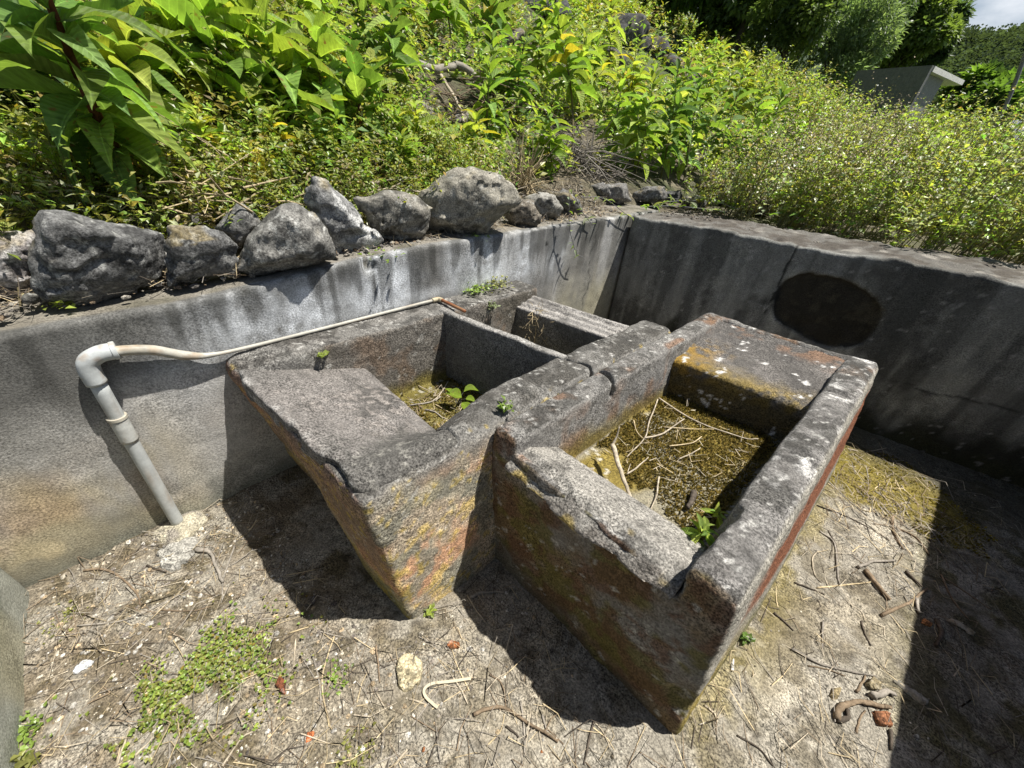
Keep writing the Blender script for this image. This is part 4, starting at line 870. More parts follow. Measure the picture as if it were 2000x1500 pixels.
# ------------------------------------------------------------------ fine foliage built as one mass
def leaf_cloud(P, D, L, Wd, C, seed=0, flat=False):
    """P, D, L, Wd, C: per-leaf base, direction, length, width, colour -> verts, tris, colours"""
    n = len(P); g = np.random.default_rng(seed)
    D = D / np.maximum(np.linalg.norm(D, axis=1, keepdims=True), 1e-6)
    S = np.cross(D, np.array([0, 0, 1.0])) + g.normal(0, 0.25, (n, 3)); S -= D * (S * D).sum(1, keepdims=True); S /= np.maximum(np.linalg.norm(S, axis=1, keepdims=True), 1e-6)
    Nn = np.cross(S, D); Nn *= np.where(Nn[:, 2:3] < 0, -1, 1)
    L, Wd = L[:, None], Wd[:, None]
    if flat:                                          # far leaves: one bent lozenge each
        v = np.stack([P, P + D * L * 0.45 + S * Wd, P + D * L - Nn * L * 0.15, P + D * L * 0.45 - S * Wd + Nn * Wd * 0.4], 1).reshape(-1, 3); b = np.arange(n)[:, None] * 4
        return v, np.concatenate([b + np.array([[0, 1, 2]]), b + np.array([[0, 2, 3]])]), np.repeat(C, 4, 0)
    v = np.stack([P, P + D * L * 0.42 - S * Wd + Nn * Wd * 0.35, P + D * L * 0.5, P + D * L * 0.42 + S * Wd + Nn * Wd * 0.35, P + D * L - Nn * L * 0.18], 1).reshape(-1, 3)
    b = np.arange(n)[:, None] * 5
    t = np.concatenate([b + np.array([[0, 2, 1]]), b + np.array([[0, 3, 2]]), b + np.array([[1, 2, 4]]), b + np.array([[2, 3, 4]])])
    return v, t, np.repeat(C, 5, 0)
def stems_mesh(B, T, r0, col):
    """thin three-sided stalks from B to T"""
    n = len(B); M_ = (B + T) / 2 + np.random.default_rng(5).normal(0, 0.02, B.shape); ring = []
    for k, (P, s) in enumerate(((B, 1.0), (M_, 0.8), (T, 0.4))):
        for a in range(3):
            an = a * 2.0944; ring.append(P + np.array([math.cos(an), math.sin(an), 0]) * (np.asarray(r0)[:, None] * s))
    V = np.stack(ring, 1).reshape(-1, 3); b = np.arange(n)[:, None] * 9; F = []
    for k in range(2):
        for a in range(3):
            a2 = (a + 1) % 3; F.append(b + np.array([[k*3+a, k*3+a2, (k+1)*3+a2, (k+1)*3+a]]))
    return V, np.concatenate(F), np.repeat(col, 9, 0)
def herb_mass(name, label, bases, height, per, leafL, tones, seed, lean=(0, 0), spread=0.25, wratio=0.22, stem_r=0.0015, stem_col=(0.12, 0.12, 0.04), start=0.15, extra=None, mat=None, flat=False):
    g = np.random.default_rng(seed); n = len(bases)
    h = g.uniform(height[0], height[1], n) * (1 + 0.45 * fbm(np.stack([bases[:, 0], bases[:, 1], bases[:, 0] * 0], 1), 1.6, 3, seed))
    lean = np.asarray(lean, float)
    tip = bases + np.stack([h * (lean[0] + g.normal(0, spread, n)), h * (lean[1] + g.normal(0, spread, n)), h], 1)
    t = start + (1 - start) * g.random((n, per)) ** 0.8
    P = bases[:, None] * (1 - t[..., None]) + tip[:, None] * t[..., None] + g.normal(0, 0.012, (n, per, 3))
    a = g.uniform(0, 2 * math.pi, (n, per)); el = g.uniform(-0.5, 0.9, (n, per))
    D = np.stack([np.cos(a) * np.cos(el), np.sin(a) * np.cos(el), np.sin(el)], -1)
    L = g.uniform(leafL[0], leafL[1], (n, per)) * (1.15 - 0.5 * t)
    tn = np.array(tones, float); pick = g.integers(0, len(tn), n)
    C = 1.22 * tn[pick][:, None] * g.uniform(0.6, 1.4, (n, per, 1)) * (1 + g.normal(0, 0.10, (n, per, 3)))
    dry = g.random((n, 1, 1)) < 0.07; C = np.where(dry, np.array((0.36, 0.29, 0.17)) * g.uniform(0.6, 1.2, (n, per, 1)), C); pale = g.random((n, per, 1)) < 0.14; C = np.where(pale, np.array((0.42, 0.45, 0.27)) * g.uniform(0.7, 1.2, (n, per, 1)), C)  # dry stalks, plus pale leaves painted as glints of sunlight
    L = L.reshape(-1); bag = Bag()
    v, f, c = leaf_cloud(P.reshape(-1, 3), D.reshape(-1, 3), L, L * wratio * g.uniform(0.8, 1.3, len(L)), np.clip(C.reshape(-1, 3), 0, 1), seed, flat)
    bag.add(v, f, c)
    sv, sf, sc_ = stems_mesh(bases, tip, np.full(n, stem_r), np.asarray(stem_col) * g.uniform(0.6, 1.5, (n, 1)))
    bag.add(sv, sf, sc_)
    if extra: extra(bag, bases, tip, g)
    o = link(name, bag.mesh(name, False), mat or M_FOL); tag(o, label, kind='stuff'); return o
def on_ground(x, y):
    """foot points on the slope, kept off the bare bank and the stone outcrop"""
    P = np.stack([x, y, terr(x, y) - 0.01], 1); u, v = to_px(P)
    bare = (np.hypot((u - 890) / 60, (v - 205) / 45) < 1) | (np.hypot((u - 1265) / 95, (v - 118) / 62) < 1) | (np.hypot((u - 1110) / 55, (v - 300) / 45) < 1) | (np.hypot((u - 1065) / 50, (v - 30) / 45) < 1) | (np.hypot((u - 630) / 50, (v - 150) / 45) < 1)
    return P[~bare | (np.random.default_rng(len(x)).random(len(x)) < 0.12)]
g = np.random.default_rng(77)
# low olive herbs behind the boulders at the left
n = 4600; x = -2.02 - g.random(n) ** 1.3 * 2.4; y = g.uniform(-2.0, 1.9, n)
herb_mass('low_herbs', 'dense low olive-green herbs behind the boulders at the left', on_ground(x, y), (0.14, 0.40), 15, (0.024, 0.052), [GREENS['olive'], GREENS['fresh'], (0.23, 0.23, 0.04), (0.14, 0.18, 0.03)], 81, spread=0.35)
n = 7000; x = -2.3 - g.random(n) * 7; y = -1.5 + g.random(n) * 12.5
herb_mass('slope_herbs', 'mixed green undergrowth covering the slope', on_ground(x, y), (0.10, 0.32), 13, (0.05, 0.10), [GREENS['fresh'], GREENS['mid'], GREENS['olive'], GREENS['bright']], 82, spread=0.4, flat=True)
# the bank right behind the far wall
n = 5600; x = g.uniform(-1.75, 3.2, n); y = right_y(x) + 0.52 + 0.34 * sstep(0.0, -1.0, x) + g.random(n) ** 1.2 * 5.5; k_ = fbm(np.stack([x, y, x * 0], 1), 2.6, 3, 88) > -0.16; x, y = x[k_], y[k_]
def seeds(bag, B, T, gg):
    u_, v_ = to_px(T); m = np.hypot((u_ - 1660) / 170, (v_ - 310) / 120) < 0.9 + 0.4 * gg.random(len(T)); T2 = T[m]
    P = np.repeat(T2, 14, 0) + gg.normal(0, 1, (len(T2) * 14, 3)) * (0.05, 0.05, 0.10) - (0, 0, 0.06); k = len(P)
    D = gg.normal(0, 1, (k, 3)); L = gg.uniform(0.010, 0.022, k); C = np.array((0.42, 0.35, 0.24)) * gg.uniform(0.6, 1.3, (k, 1))
    sb = Bag(); sb.add(*leaf_cloud(P, D, L, L * 0.35, C, 9)); so_ = link('seed_heads', sb.mesh('seed_heads', False), M_WOOD); tag(so_, 'dry tan seed heads over the weeds beyond the far wall', kind='stuff')
    P = np.repeat(T[~m], 1, 0); k = len(P); L = gg.uniform(0.018, 0.03, k); sel = gg.random(k) < 0.10
    bag.add(*leaf_cloud(P[sel], gg.normal(0, 1, (sel.sum(), 3)), L[sel], L[sel] * 0.5, np.full((sel.sum(), 3), 0.62), 10))
herb_mass('bank_weeds', 'tall tangled pale-green weeds gone to seed beyond the far wall', on_ground(x, y), (0.45, 0.95), 20, (0.030, 0.066), [GREENS['fresh'], GREENS['olive'], GREENS['grey'], GREENS['bright'], (0.33, 0.37, 0.10)], 83, lean=(0.16, 0.05), spread=0.2, wratio=0.28, stem_r=0.0036, stem_col=(0.27, 0.25, 0.13), extra=seeds)
n = 2600; x = g.uniform(-3.6, 6, n); y = 8.5 + g.random(n) * 9
herb_mass('bank_weeds', 'bright green weeds farther along the bank toward the shed', on_ground(x, y), (0.4, 1.0), 20, (0.06, 0.13), [GREENS['fresh'], GREENS['bright'], GREENS['olive']], 84, lean=(0.1, 0), spread=0.25, stem_r=0.004, flat=True)
n = 900; x = g.uniform(-3.9, 0.2, n); y = 9.5 + g.random(n) * 3.5
herb_mass('bank_weeds', 'tall weeds standing in front of the shed wall', on_ground(x, y), (0.7, 1.2), 24, (0.05, 0.10), [GREENS['fresh'], GREENS['bright'], GREENS['olive'], GREENS['grey']], 86, spread=0.15, stem_r=0.004, flat=True)
n = 3600; x = -2.6 - g.random(n) * 12; y = 8 + g.random(n) * 22
herb_mass('slope_scrub', 'yellow-green scrub on the far part of the slope', on_ground(x, y), (0.3, 0.9), 18, (0.10, 0.20), [(0.28, 0.30, 0.035), GREENS['bright'], GREENS['olive'], GREENS['fresh']], 85, spread=0.45, stem_r=0.005, flat=True)

# ------------------------------------------------------------------ big-leaved shrubs, one by one
def shrub_px(bpx, tpx, n, L, *a, **k):
    B = hillP(bpx[0], bpx[1] + 25); return shrub(B, same_depth(tpx[0], tpx[1], B), int(n * 1.35), L * 1.15, *a, **k)
shrub(same_depth(250, 335, (-2.35, -0.15, 1.1)), same_depth(70, -60, (-2.15, -0.35, 1.6)), 44, 0.255, 'mid', 'dark large-leaved shrub with reddish stem filling the top left corner', 901, stem_r=0.022, stem_col=(0.16, 0.06, 0.025), start=0.12, odd=('fresh', 0.3), droop=1.3)
shrub_px((205, 265), (255, 45), 22, 0.27, 'bright', 'tall bright shrub right of the dark corner shrub', 902, odd=('fresh', 0.3))
shrub_px((470, 300), (400, 10), 20, 0.34, 'fresh', 'tall thin shrub with upright pale leaves, second from the left along the top', 903, start=0.45)
shrub_px((585, 300), (500, 35), 22, 0.33, 'fresh', 'slender-stemmed shrub with long hanging leaves left of the bluish stone', 904, start=0.42, odd=('bright', 0.4))
shrub_px((650, 305), (615, 55), 20, 0.24, 'fresh', 'shrub with narrow arching leaves in front of the bluish stone', 905, start=0.35)
shrub_px((700, 330), (690, 95), 26, 0.19, 'mid', 'reddish-stemmed leafy shrub behind the white-faced boulder', 906, stem_col=(0.15, 0.06, 0.03), start=0.2, odd=('fresh', 0.4))
shrub_px((890, 90), (870, -60), 20, 0.30, 'fresh', 'shrub at the top middle with one hanging yellow leaf', 907, start=0.4, odd=('old', 0.08))
shrub_px((1120, 260), (1085, 25), 28, 0.26, 'fresh', 'round-topped shrub with drooping leaves and a yellow one, right of the middle', 908, start=0.4, odd=('yellow', 0.12))
shrub_px((760, 220), (770, 5), 24, 0.22, 'mid', 'leafy shrub below the top edge left of the log', 909, odd=('bright', 0.3))
shrub_px((1185, 170), (1195, -5), 24, 0.24, 'bright', 'light green shrub left of the upper outcrop', 910)
shrub_px((310, 215), (335, 10), 20, 0.25, 'bright', 'bright shrub between the two tall ones at the left', 911)
shrub_px((600, 110), (570, -40), 20, 0.26, 'bright', 'shrub with leaves cut by the top edge, left of the middle', 912)
shrub_px((965, 130), (960, -20), 20, 0.26, 'mid', 'shrub touching the top edge just right of the log', 913)
shrub_px((40, 265), (-10, 60), 18, 0.36, 'dark', 'dark shaded shrub at the left edge under the corner shrub', 914)
shrub_px((1700, 250), (1745, 172), 12, 0.24, 'dark', 'single dark-leaved shoot rising from the weeds in front of the shed', 915, odd=('bright', 0.3), start=0.15)
shrub_px((430, 190), (455, 20), 18, 0.24, 'fresh', 'shrub half hidden behind the two tall thin shrubs', 916, odd=('bright', 0.4))
shrub_px((490, 345), (488, 285), 8, 0.13, 'yellow', 'small yellow-leaved seedling above the pointed boulder', 917, stem_r=0.005, start=0.5)
shrub_px((265, 330), (248, 275), 6, 0.20, 'old', 'withered orange leaves at the foot of the corner shrub', 918, stem_r=0.006, start=0.3, odd=('yellow', 0.4), cat='plant', name='withered_plant')

# medium-leaved weeds
weeds = [(1625, 330, .9, 'bright', 'leafy weed standing out at the left of the tall pale weeds'), (1700, 380, .9, 'fresh', 'leafy weed amid the tan seed heads'), (1775, 330, .9, 'bright', 'leafy weed below the shed among the tall pale weeds'), (1850, 370, .95, 'fresh', 'leafy weed right of the tan seed heads'), (1915, 330, .9, 'bright', 'leafy weed below the slanting pole'), (1955, 430, .9, 'bright', 'leafy weed near the right edge just above the far wall'), (1825, 440, .8, 'fresh', 'leafy weed close above the far wall, right of the oval hole'), (1730, 425, .8, 'bright', 'leafy weed close above the far wall over the oval hole'), (1975, 270, .9, 'fresh', 'leafy weed near the right edge below the grey roof'),(835, 330, .5, 'bright', 'leafy weed at the left foot of the bare bank'), (960, 225, .6, 'fresh', 'leafy weed below the right end of the log'), (560, 340, .5, 'bright', 'leafy weed behind the speckled boulder'), (640, 345, .5, 'fresh', 'leafy weed behind the upright white-faced boulder'), (690, 250, .6, 'bright', 'leafy weed up the slope from the white-faced boulder'), (500, 260, .5, 'fresh', 'leafy weed between the second and third tall shrubs'), (420, 330, .45, 'bright', 'leafy weed above the small pointed boulder'), (1080, 340, .5, 'fresh', 'leafy weed just left of the brush heap foot'), (1130, 225, .7, 'bright', 'leafy weed above the brush heap'), (800, 90, .7, 'bright', 'leafy weed above the left end of the log'), (1060, 110, .7, 'fresh', 'leafy weed left of the light green outcrop shrub'), (1560, 260, .7, 'fresh', 'leafy weed at the left margin of the dry weeds'),(600, 330, .55, 'fresh', 'leafy weed left of the pale fallen branch'), (760, 300, .6, 'fresh', 'leafy weed above the brownish boulder'), (790, 345, .35, 'fresh', 'short leafy weed just behind the brownish boulder'),
    (905, 330, .45, 'bright', 'leafy weed behind the peak of the large tan boulder'), (960, 300, .7, 'fresh', 'tall leafy weed right of the bare bank'), (1010, 250, .7, 'mid', 'leafy weed left of the brush heap'), (1040, 190, .6, 'fresh', 'leafy weed under the round-topped shrub'),
    (1190, 330, .8, 'fresh', 'leafy weed right of the brush heap'), (1240, 345, .8, 'fresh', 'leafy weed above the far corner boulders'), (1215, 250, .7, 'bright', 'leafy weed lower left of the outcrop'), (1290, 350, .85, 'mid', 'dark leafy weed, first of the dense clump'), (1335, 355, .9, 'mid', 'dark leafy weed, second of the dense clump'),
    (1380, 350, .95, 'mid', 'dark leafy weed in the middle of the dense clump'), (1425, 345, .95, 'fresh', 'tall leafy weed, fourth of the dense clump'), (1470, 335, .9, 'mid', 'dark leafy weed, fifth of the dense clump'), (1515, 320, .8, 'fresh', 'last leafy weed of the dense clump, beside the dry weeds'),
    (1310, 270, .8, 'fresh', 'leafy weed behind the left of the dense clump'), (1365, 250, .9, 'fresh', 'leafy weed behind the middle of the dense clump'), (1430, 240, .9, 'bright', 'leafy weed behind the right of the dense clump'), (1490, 230, .9, 'fresh', 'leafy weed left of the right-hand dark stone'), (1395, 180, .8, 'bright', 'leafy weed on the upper slope right of the outcrop'),
    (1460, 160, .8, 'bright', 'bright weed on the upper slope near the trees'), (1550, 180, .7, 'bright', 'bright weed under the leafy tree'), (1600, 230, .7, 'bright', 'bright weed at the top of the dry weeds'), (1150, 190, .6, 'fresh', 'leafy weed between round-topped shrub and outcrop'), 
    (720, 180, .7, 'mid', 'leafy weed below the top middle-left shrub'), (665, 130, .7, 'fresh', 'leafy weed right of the bluish stone'), (540, 220, .55, 'mid', 'leafy weed between the slender shrubs'), (350, 260, .5, 'fresh', 'leafy weed among the low herbs'), (140, 330, .45, 'olive', 'olive weed among the low herbs at the far left'), (985, 60, .8, 'fresh', 'leafy weed near the top edge at the middle'),
    (1300, 60, .9, 'bright', 'bright bushy weed above the outcrop'), (1370, 90, .9, 'bright', 'bright bushy weed right above the outcrop'), (700, 60, .8, 'fresh', 'leafy weed near the top edge left of the middle')]
for k, (px, py, h, tone, lab) in enumerate(weeds):
    B = hillP(px, py); sc_ = min(1.25, depth_of(B) / 3.2)
    T = B + np.array([random.Random(k).uniform(-0.12, 0.12), random.Random(k + 50).uniform(-0.12, 0.12), h * sc_ * 0.85])
    shrub(B, T, 40 if h < 0.8 else 50, 0.205 * sc_, tone, lab, 1000 + k, name='leafy_weed', group='leafy weeds on the slope', cat='weed', meshes=MEDL, stem_r=0.006 * sc_, start=0.12, odd=('bright' if tone != 'bright' else 'yellow', 0.15), branches=3, stem_col=(0.11, 0.10, 0.04))

# ------------------------------------------------------------------ trees beyond the slope
def tree(cpx, cpy, rpx, dist, label, tone, seed, n=7000, leaf=0.22, squash=1.15, lobes=26, tones=None, wr=0.3):
    Cc = at_dist(cpx, cpy, dist); R_ = 1.22 * rpx / FPX * depth_of(Cc); n = int(n * 0.8); g = np.random.default_rng(seed)
    gz = float(terr(Cc[0], Cc[1])); base = np.array([Cc[0], Cc[1], gz - 0.05])
    root = empty('tree', base); tag(root, label, 'tree', 'trees beyond the slope')
    bag = Bag(); tr = spline([(0, 0, 0), ((Cc[0]-base[0]) + 0.05 * R_, 0.04 * R_, (Cc[2] - gz) * 0.5), (0, 0, Cc[2] - gz + 0.3 * R_)], 6)
    V, F = tube(tr, np.linspace(R_ * 0.09, R_ * 0.03, len(tr)), 8, False); bag.add(V, F, (0.06, 0.05, 0.04))
    lc = g.normal(0, 1, (lobes, 3)); lc /= np.linalg.norm(lc, axis=1, keepdims=True); lc *= (g.random((lobes, 1)) ** 0.4) * R_ * 0.78; lc[:, 2] *= squash
    lc[:, 2] = np.maximum(lc[:, 2], -(Cc[2] - gz) * 0.95)
    for q in lc[:9]:
        st = tr[len(tr) // 2 + int(g.integers(0, 3))]; e = q + (0, 0, Cc[2] - gz)
        V, F = tube(spline([st, (st + e) / 2 + (0, 0, -0.1 * R_), e], 4), np.linspace(R_ * 0.03, R_ * 0.008, 9), 5, False); bag.add(V, F, (0.06, 0.05, 0.04))
    link('trunk', bag.mesh('trunk'), M_WOOD, root)
    lr = R_ * g.uniform(0.26, 0.46, lobes); which = g.integers(0, lobes, n)
    d = g.normal(0, 1, (n, 3)); d /= np.linalg.norm(d, axis=1, keepdims=True)
    P = lc[which] + d * (lr[which] * g.uniform(0.55, 1.05, n) ** 0.6)[:, None] * (1, 1, 0.85); P[:, 2] += Cc[2] - gz
    D = d + g.normal(0, 0.7, (n, 3)); L = leaf * g.uniform(0.6, 1.4, n)
    tn = np.array(tones or [GREENS[tone]]); lt = g.integers(0, len(tn), lobes); C = 2.1 * tn[lt[which]] * g.uniform(0.6, 1.4, (n, 1)) * (0.8 + 0.4 * g.random((lobes, 1)))[which]
    v, f, c = leaf_cloud(P, D, L, L * wr, C, seed, True); link('crown', make_mesh('crown', v, f, c, False), M_TREE, root)
    return root
tree(1565, 10, 66, 17, 'leafy bright tree leftmost behind the slope, cut by the top edge', 'mid', 1101, 15000, 0.13, tones=[(0.055, 0.085, 0.03), (0.08, 0.11, 0.035), (0.04, 0.06, 0.022)])
tree(1655, 85, 66, 19, 'feathery grey-green tree just left of the shed roof', 'grey', 1102, 11000, 0.17, tones=[(0.085, 0.12, 0.065), (0.10, 0.135, 0.07)], wr=0.14)
tree(1705, 25, 62, 21, 'tall feathery tree rising behind the grey-green one', 'grey', 1103, 10000, 0.18, 1.5, tones=[(0.07, 0.105, 0.05), (0.05, 0.08, 0.035)], wr=0.14)
tree(1782, 62, 52, 24, 'round bright-topped tree behind the shed roof', 'mid', 1104, 14000, 0.17, 1.2, tones=[(0.075, 0.105, 0.03), (0.05, 0.075, 0.025)])
tree(1832, 62, 30, 27, 'narrow dark tree at the edge of the sky', 'dark', 1105, 8000, 0.24, 1.7, tones=[(0.035, 0.055, 0.025)], wr=0.2)
tree(1905, 178, 34, 26, 'low dark tree right of the shed', 'dark', 1106, 8000, 0.26, 0.9, tones=[(0.035, 0.06, 0.02), (0.06, 0.10, 0.02)])
tree(1965, 192, 34, 24, 'low yellowish-leaved tree near the slanting pole', 'mid', 1107, 8000, 0.26, 0.9, tones=[(0.06, 0.11, 0.02), (0.04, 0.07, 0.02)])
tree(2035, 190, 36, 25, 'dark tree cut by the right picture edge', 'dark', 1108, 7000, 0.26, 1.0, tones=[(0.045, 0.08, 0.022)])
tree(1480, -60, 80, 20, 'dark tree with only its lower crown under the top edge', 'dark', 1109, 10000, 0.18, tones=[(0.05, 0.075, 0.025)])
tree(1620, -70, 80, 26, 'dark tree filling the gap between the two leftmost crowns', 'dark', 1110, 10000, 0.2, tones=[(0.045, 0.065, 0.025)])
tree(1735, -40, 66, 30, 'tall dark tree behind the round bright-topped one', 'dark', 1111, 10000, 0.2, tones=[(0.05, 0.07, 0.028)])
tree(1930, 205, 40, 22, 'bushy tree low beside the shed, right', 'dark', 1112, 6000, 0.22, 0.8, tones=[(0.05, 0.085, 0.02)])

tree(1395, -75, 75, 22, 'tree whose lower leaves only just show at the top edge above the scrub', 'dark', 1113, 7000, 0.28, tones=[(0.05, 0.09, 0.02)])
tree(1300, -95, 80, 24, 'tree peeking over the top edge above the outcrop', 'dark', 1114, 6000, 0.28, tones=[(0.05, 0.09, 0.02)])
M_FAR = leafy('far_foliage', 'attr', trans=0.3, gloss=0.0, rough=0.9)
tree(1440, 5, 55, 21, 'leafy tree left of the bright one, low behind the scrub', 'mid', 1115, 10000, 0.16, tones=[(0.06, 0.09, 0.03), (0.08, 0.11, 0.035)])
# ------------------------------------------------------------------ far wooded hill
az = np.radians(np.linspace(-32, 40, 150)); rr = np.linspace(140, 420, 60)
A, Rr = np.meshgrid(az, rr, indexing='ij'); x, y = Rr * np.sin(A), Rr * np.cos(A)
p = np.stack([x.ravel(), y.ravel(), x.ravel() * 0], 1)
ridge = 43 + 5 * fbm(p, 0.012, 3, 1203) + 6 * sstep(-0.05, -0.25, A.ravel())
z = -8 + (ridge + 8) * sstep(140, 330, Rr.ravel()) + 2.5 * fbm(p, 0.09, 3, 1201)
p[:, 2] = z; i = np.arange(A.size).reshape(A.shape); q = np.stack([i[:-1, :-1], i[:-1, 1:], i[1:, 1:], i[1:, :-1]], -1).reshape(-1, 4)
c = np.empty((len(p), 3), np.float32); c[:] = (0.035, 0.055, 0.025)
o = link('hill', make_mesh('hill', p, q, c), M_SOIL); tag(o, 'far wooded hill under the cloudy sky', kind='structure')
g = np.random.default_rng(1210); n = 1100; a = np.radians(g.uniform(-11, 5, n)); rad = g.uniform(190, 345, n)
cx_, cy_ = rad * np.sin(a), rad * np.cos(a); pp = np.stack([cx_, cy_, cx_ * 0], 1)
cz = -8 + (43 + 5 * fbm(pp, 0.012, 3, 1203) + 6 * sstep(-0.05, -0.25, a) + 8) * sstep(140, 330, rad) + 2.5 * fbm(pp, 0.09, 3, 1201)
m = 42; ctr = np.stack([cx_, cy_, cz + 1.0], 1); d = g.normal(0, 1, (n, m, 3)); d /= np.linalg.norm(d, axis=2, keepdims=True); d[..., 2] = np.abs(d[..., 2])
sz = g.uniform(2.5, 5.0, (n, 1, 1)); P = (ctr[:, None] + d * sz).reshape(-1, 3); D = (d + g.normal(0, 0.6, d.shape)).reshape(-1, 3)
C = np.repeat(np.array([(0.075, 0.105, 0.06)]) * g.uniform(0.6, 1.5, (n, 1)), m, 0) * g.uniform(0.8, 1.2, (n * m, 1)); L = g.uniform(0.7, 1.4, n * m)
v, f, c = leaf_cloud(P, D, L, L * 0.5, C, 3, True); o = link('forest', make_mesh('forest', v, f, c, False), M_FAR); tag(o, 'distant forest covering the far hill', kind='stuff')
# ------------------------------------------------------------------ shed and pole up the bank
def box_into(bag, pts8, col):
    bag.add(np.array(pts8), np.array([(0, 3, 2, 1), (4, 5, 6, 7), (0, 1, 5, 4), (1, 2, 6, 5), (2, 3, 7, 6), (3, 0, 4, 7)]), col)
def prism(bag, O, U, Vv, Wv, col):
    O, U, Vv, Wv = map(np.asarray, (O, U, Vv, Wv)); box_into(bag, [O, O + U, O + U + Vv, O + Vv, O + Wv, O + U + Wv, O + U + Vv + Wv, O + Vv + Wv], col)
S0 = at_dist(1822, 127, 14.1); Sl = np.array([-3.25, 14.65]); S1 = np.array([-1.51, 16.5]); gz = float(terr(S0[0], S0[1])) - 0.4
sh = empty('shed', (S0[0], S0[1], gz)); tag(sh, 'small flat-roofed concrete shed with overhanging slab, up the bank at the right', 'shed'); so = np.array((S0[0], S0[1], gz))
ztop = S0[2]; ul = unit(np.array([Sl[0] - S0[0], Sl[1] - S0[1], 0])); ur = unit(np.array([S1[0] - S0[0], S1[1] - S0[1], 0])); Lw = 1.75
cor = np.array([S0[0], S0[1], 0.0])
b = Bag(); prism(b, cor + (0, 0, gz), ul * Lw, ur * 0.14, (0, 0, ztop - gz), (0.13, 0.135, 0.135)); link('side_wall', b.mesh('side_wall', False, so), M_WALL, sh)  # darker grey painted in for the shaded face
b = Bag(); prism(b, cor + ul * 0.32 + ur * 0.142 + (0, 0, gz), ul * 0.10, ur * 1.5, (0, 0, ztop - 0.102 - gz), (0.45, 0.45, 0.44)); fw = link('front_wall', b.mesh('front_wall', False, so), M_WALL, sh)  # lighter grey painted in for the sunlit face
b = Bag(); prism(b, cor + ul * 0.30 + ur * 0.65 + (0, 0, ztop - 0.62), ul * 0.06, ur * 0.32, (0, 0, 0.34), (0.02, 0.02, 0.022)); link('window', b.mesh('window', False, so), M_WALL, fw)
b = Bag(); prism(b, cor + ul * Lw * 0.98 + ur * 0.142 + (0, 0, gz), ul * -1.6, ur * 1.45, (0, 0, ztop - 0.104 - gz), (0.25, 0.25, 0.24)); link('rear_wall', b.mesh('rear_wall', False, so), M_WALL, sh)
b = Bag(); prism(b, cor - ul * 0.02 + ur * 0.143 + (0, 0, ztop - 0.10), ul * Lw, ur * 2.6, (0, 0, 0.097), (0.66, 0.65, 0.61)); link('roof_slab', b.mesh('roof_slab', False, so), M_WALL, sh)
P0, P1 = at_dist(1957, 220, 15.0), at_dist(1993, 128, 15.0); zg = float(terr(P0[0], P0[1])); d = unit(P1 - P0)
B0 = np.array([P0[0], P0[1], zg]); 
V, F = tube(spline([B0 - B0, P0 - B0, P1 + d * 0.6 - B0], 5), np.full(11, 0.035), 8); cc = np.full((len(V), 3), 0.16)
o = link('pole', make_mesh('pole', V, F, cc), M_PIPE, None, tuple(B0)); tag(o, 'thin grey slanting pole near the right picture edge', 'pole')
Hh = at_dist(2002, 283, 14.0); zg = float(terr(Hh[0], Hh[1])) - 0.1; rt = empty('low_building', (Hh[0], Hh[1], zg)); tag(rt, 'grey-roofed low building cut by the right picture edge', 'building'); ho = np.array((Hh[0], Hh[1], zg))
b = Bag(); prism(b, (Hh[0], Hh[1], zg), (2.6, 0.3, 0), (-0.3, 2.6, 0), (0, 0, max(0.3, Hh[2] - zg - 0.1)), (0.42, 0.43, 0.45)); link('wall', b.mesh('wall', False, ho), M_WALL, rt)
b = Bag(); prism(b, (Hh[0] - 0.15, Hh[1] - 0.2, max(zg + 0.3, Hh[2] - 0.1)), (2.9, 0.35, 0.0), (-0.35, 2.9, 0.5), (0, 0, 0.12), (0.22, 0.24, 0.30)); link('roof', b.mesh('roof', False, ho), M_WALL, rt)

# ------------------------------------------------------------------ sticks and dead wood
WCOL = {'pale': (0.40, 0.345, 0.26), 'grey': (0.26, 0.235, 0.20), 'brown': (0.20, 0.15, 0.10), 'dark': (0.085, 0.07, 0.055), 'straw': (0.48, 0.39, 0.24), 'cream': (0.50, 0.45, 0.33)}
def stick3(P, r, col, label, name='stick', group=None, cat='stick', sides=7, taper=0.6, forks=(), seed=0, knob=0.15):
    r = r * 0.78; P = np.asarray(P, float); base = P[0].copy(); S = spline(P - base, 6); n = len(S)
    rr_ = np.linspace(r, r * taper, n) * (1 + knob * fbm(np.stack([np.arange(n) * 0.6, np.full(n, seed * 3.1), np.zeros(n)], 1), 1.0, 2, seed + 7))
    S = S + np.stack([fbm(np.stack([np.arange(n) * 0.5, np.full(n, k * 5.0 + seed), np.zeros(n)], 1), 1.0, 2, seed) for k in range(3)], 1) * r * (0.5, 0.5, 0.15)
    b = Bag(); V, F = tube(S, rr_, sides); cn = fbm(V.astype(np.float32), 30, 3, seed)
    b.add(V, F, np.asarray(WCOL[col]) * (1 + 0.45 * cn[:, None]))
    for fk in forks:
        V, F = tube(spline(np.asarray(fk, float) - base, 5), np.linspace(r * 0.6, r * 0.25, len(spline(fk, 5))), 6); b.add(V, F, np.asarray(WCOL[col]) * 0.95)
    o = link(name, b.mesh(name), M_WOOD, None, tuple(base)); tag(o, label, cat, group); return o
def fz(x, y): return float(floor_z(np.array([[x, y, 0.0]]))[0])
def floor_stick(px, r, col, label, seed, z=None, **k):
    P = []
    for q in px:
        if z is None: a = W(q[0], q[1], 0.0); a[2] = fz(a[0], a[1]) + r * 0.85
        else: a = W(q[0], q[1], z + r * 0.85)
        P.append(a)
    return stick3(P, r, col, label, seed=seed, group=k.pop('group', 'sticks on the yard floor'), **k)
a3 = lambda L: [(600 + x * .35, 975 + y * .35) for x, y in L]
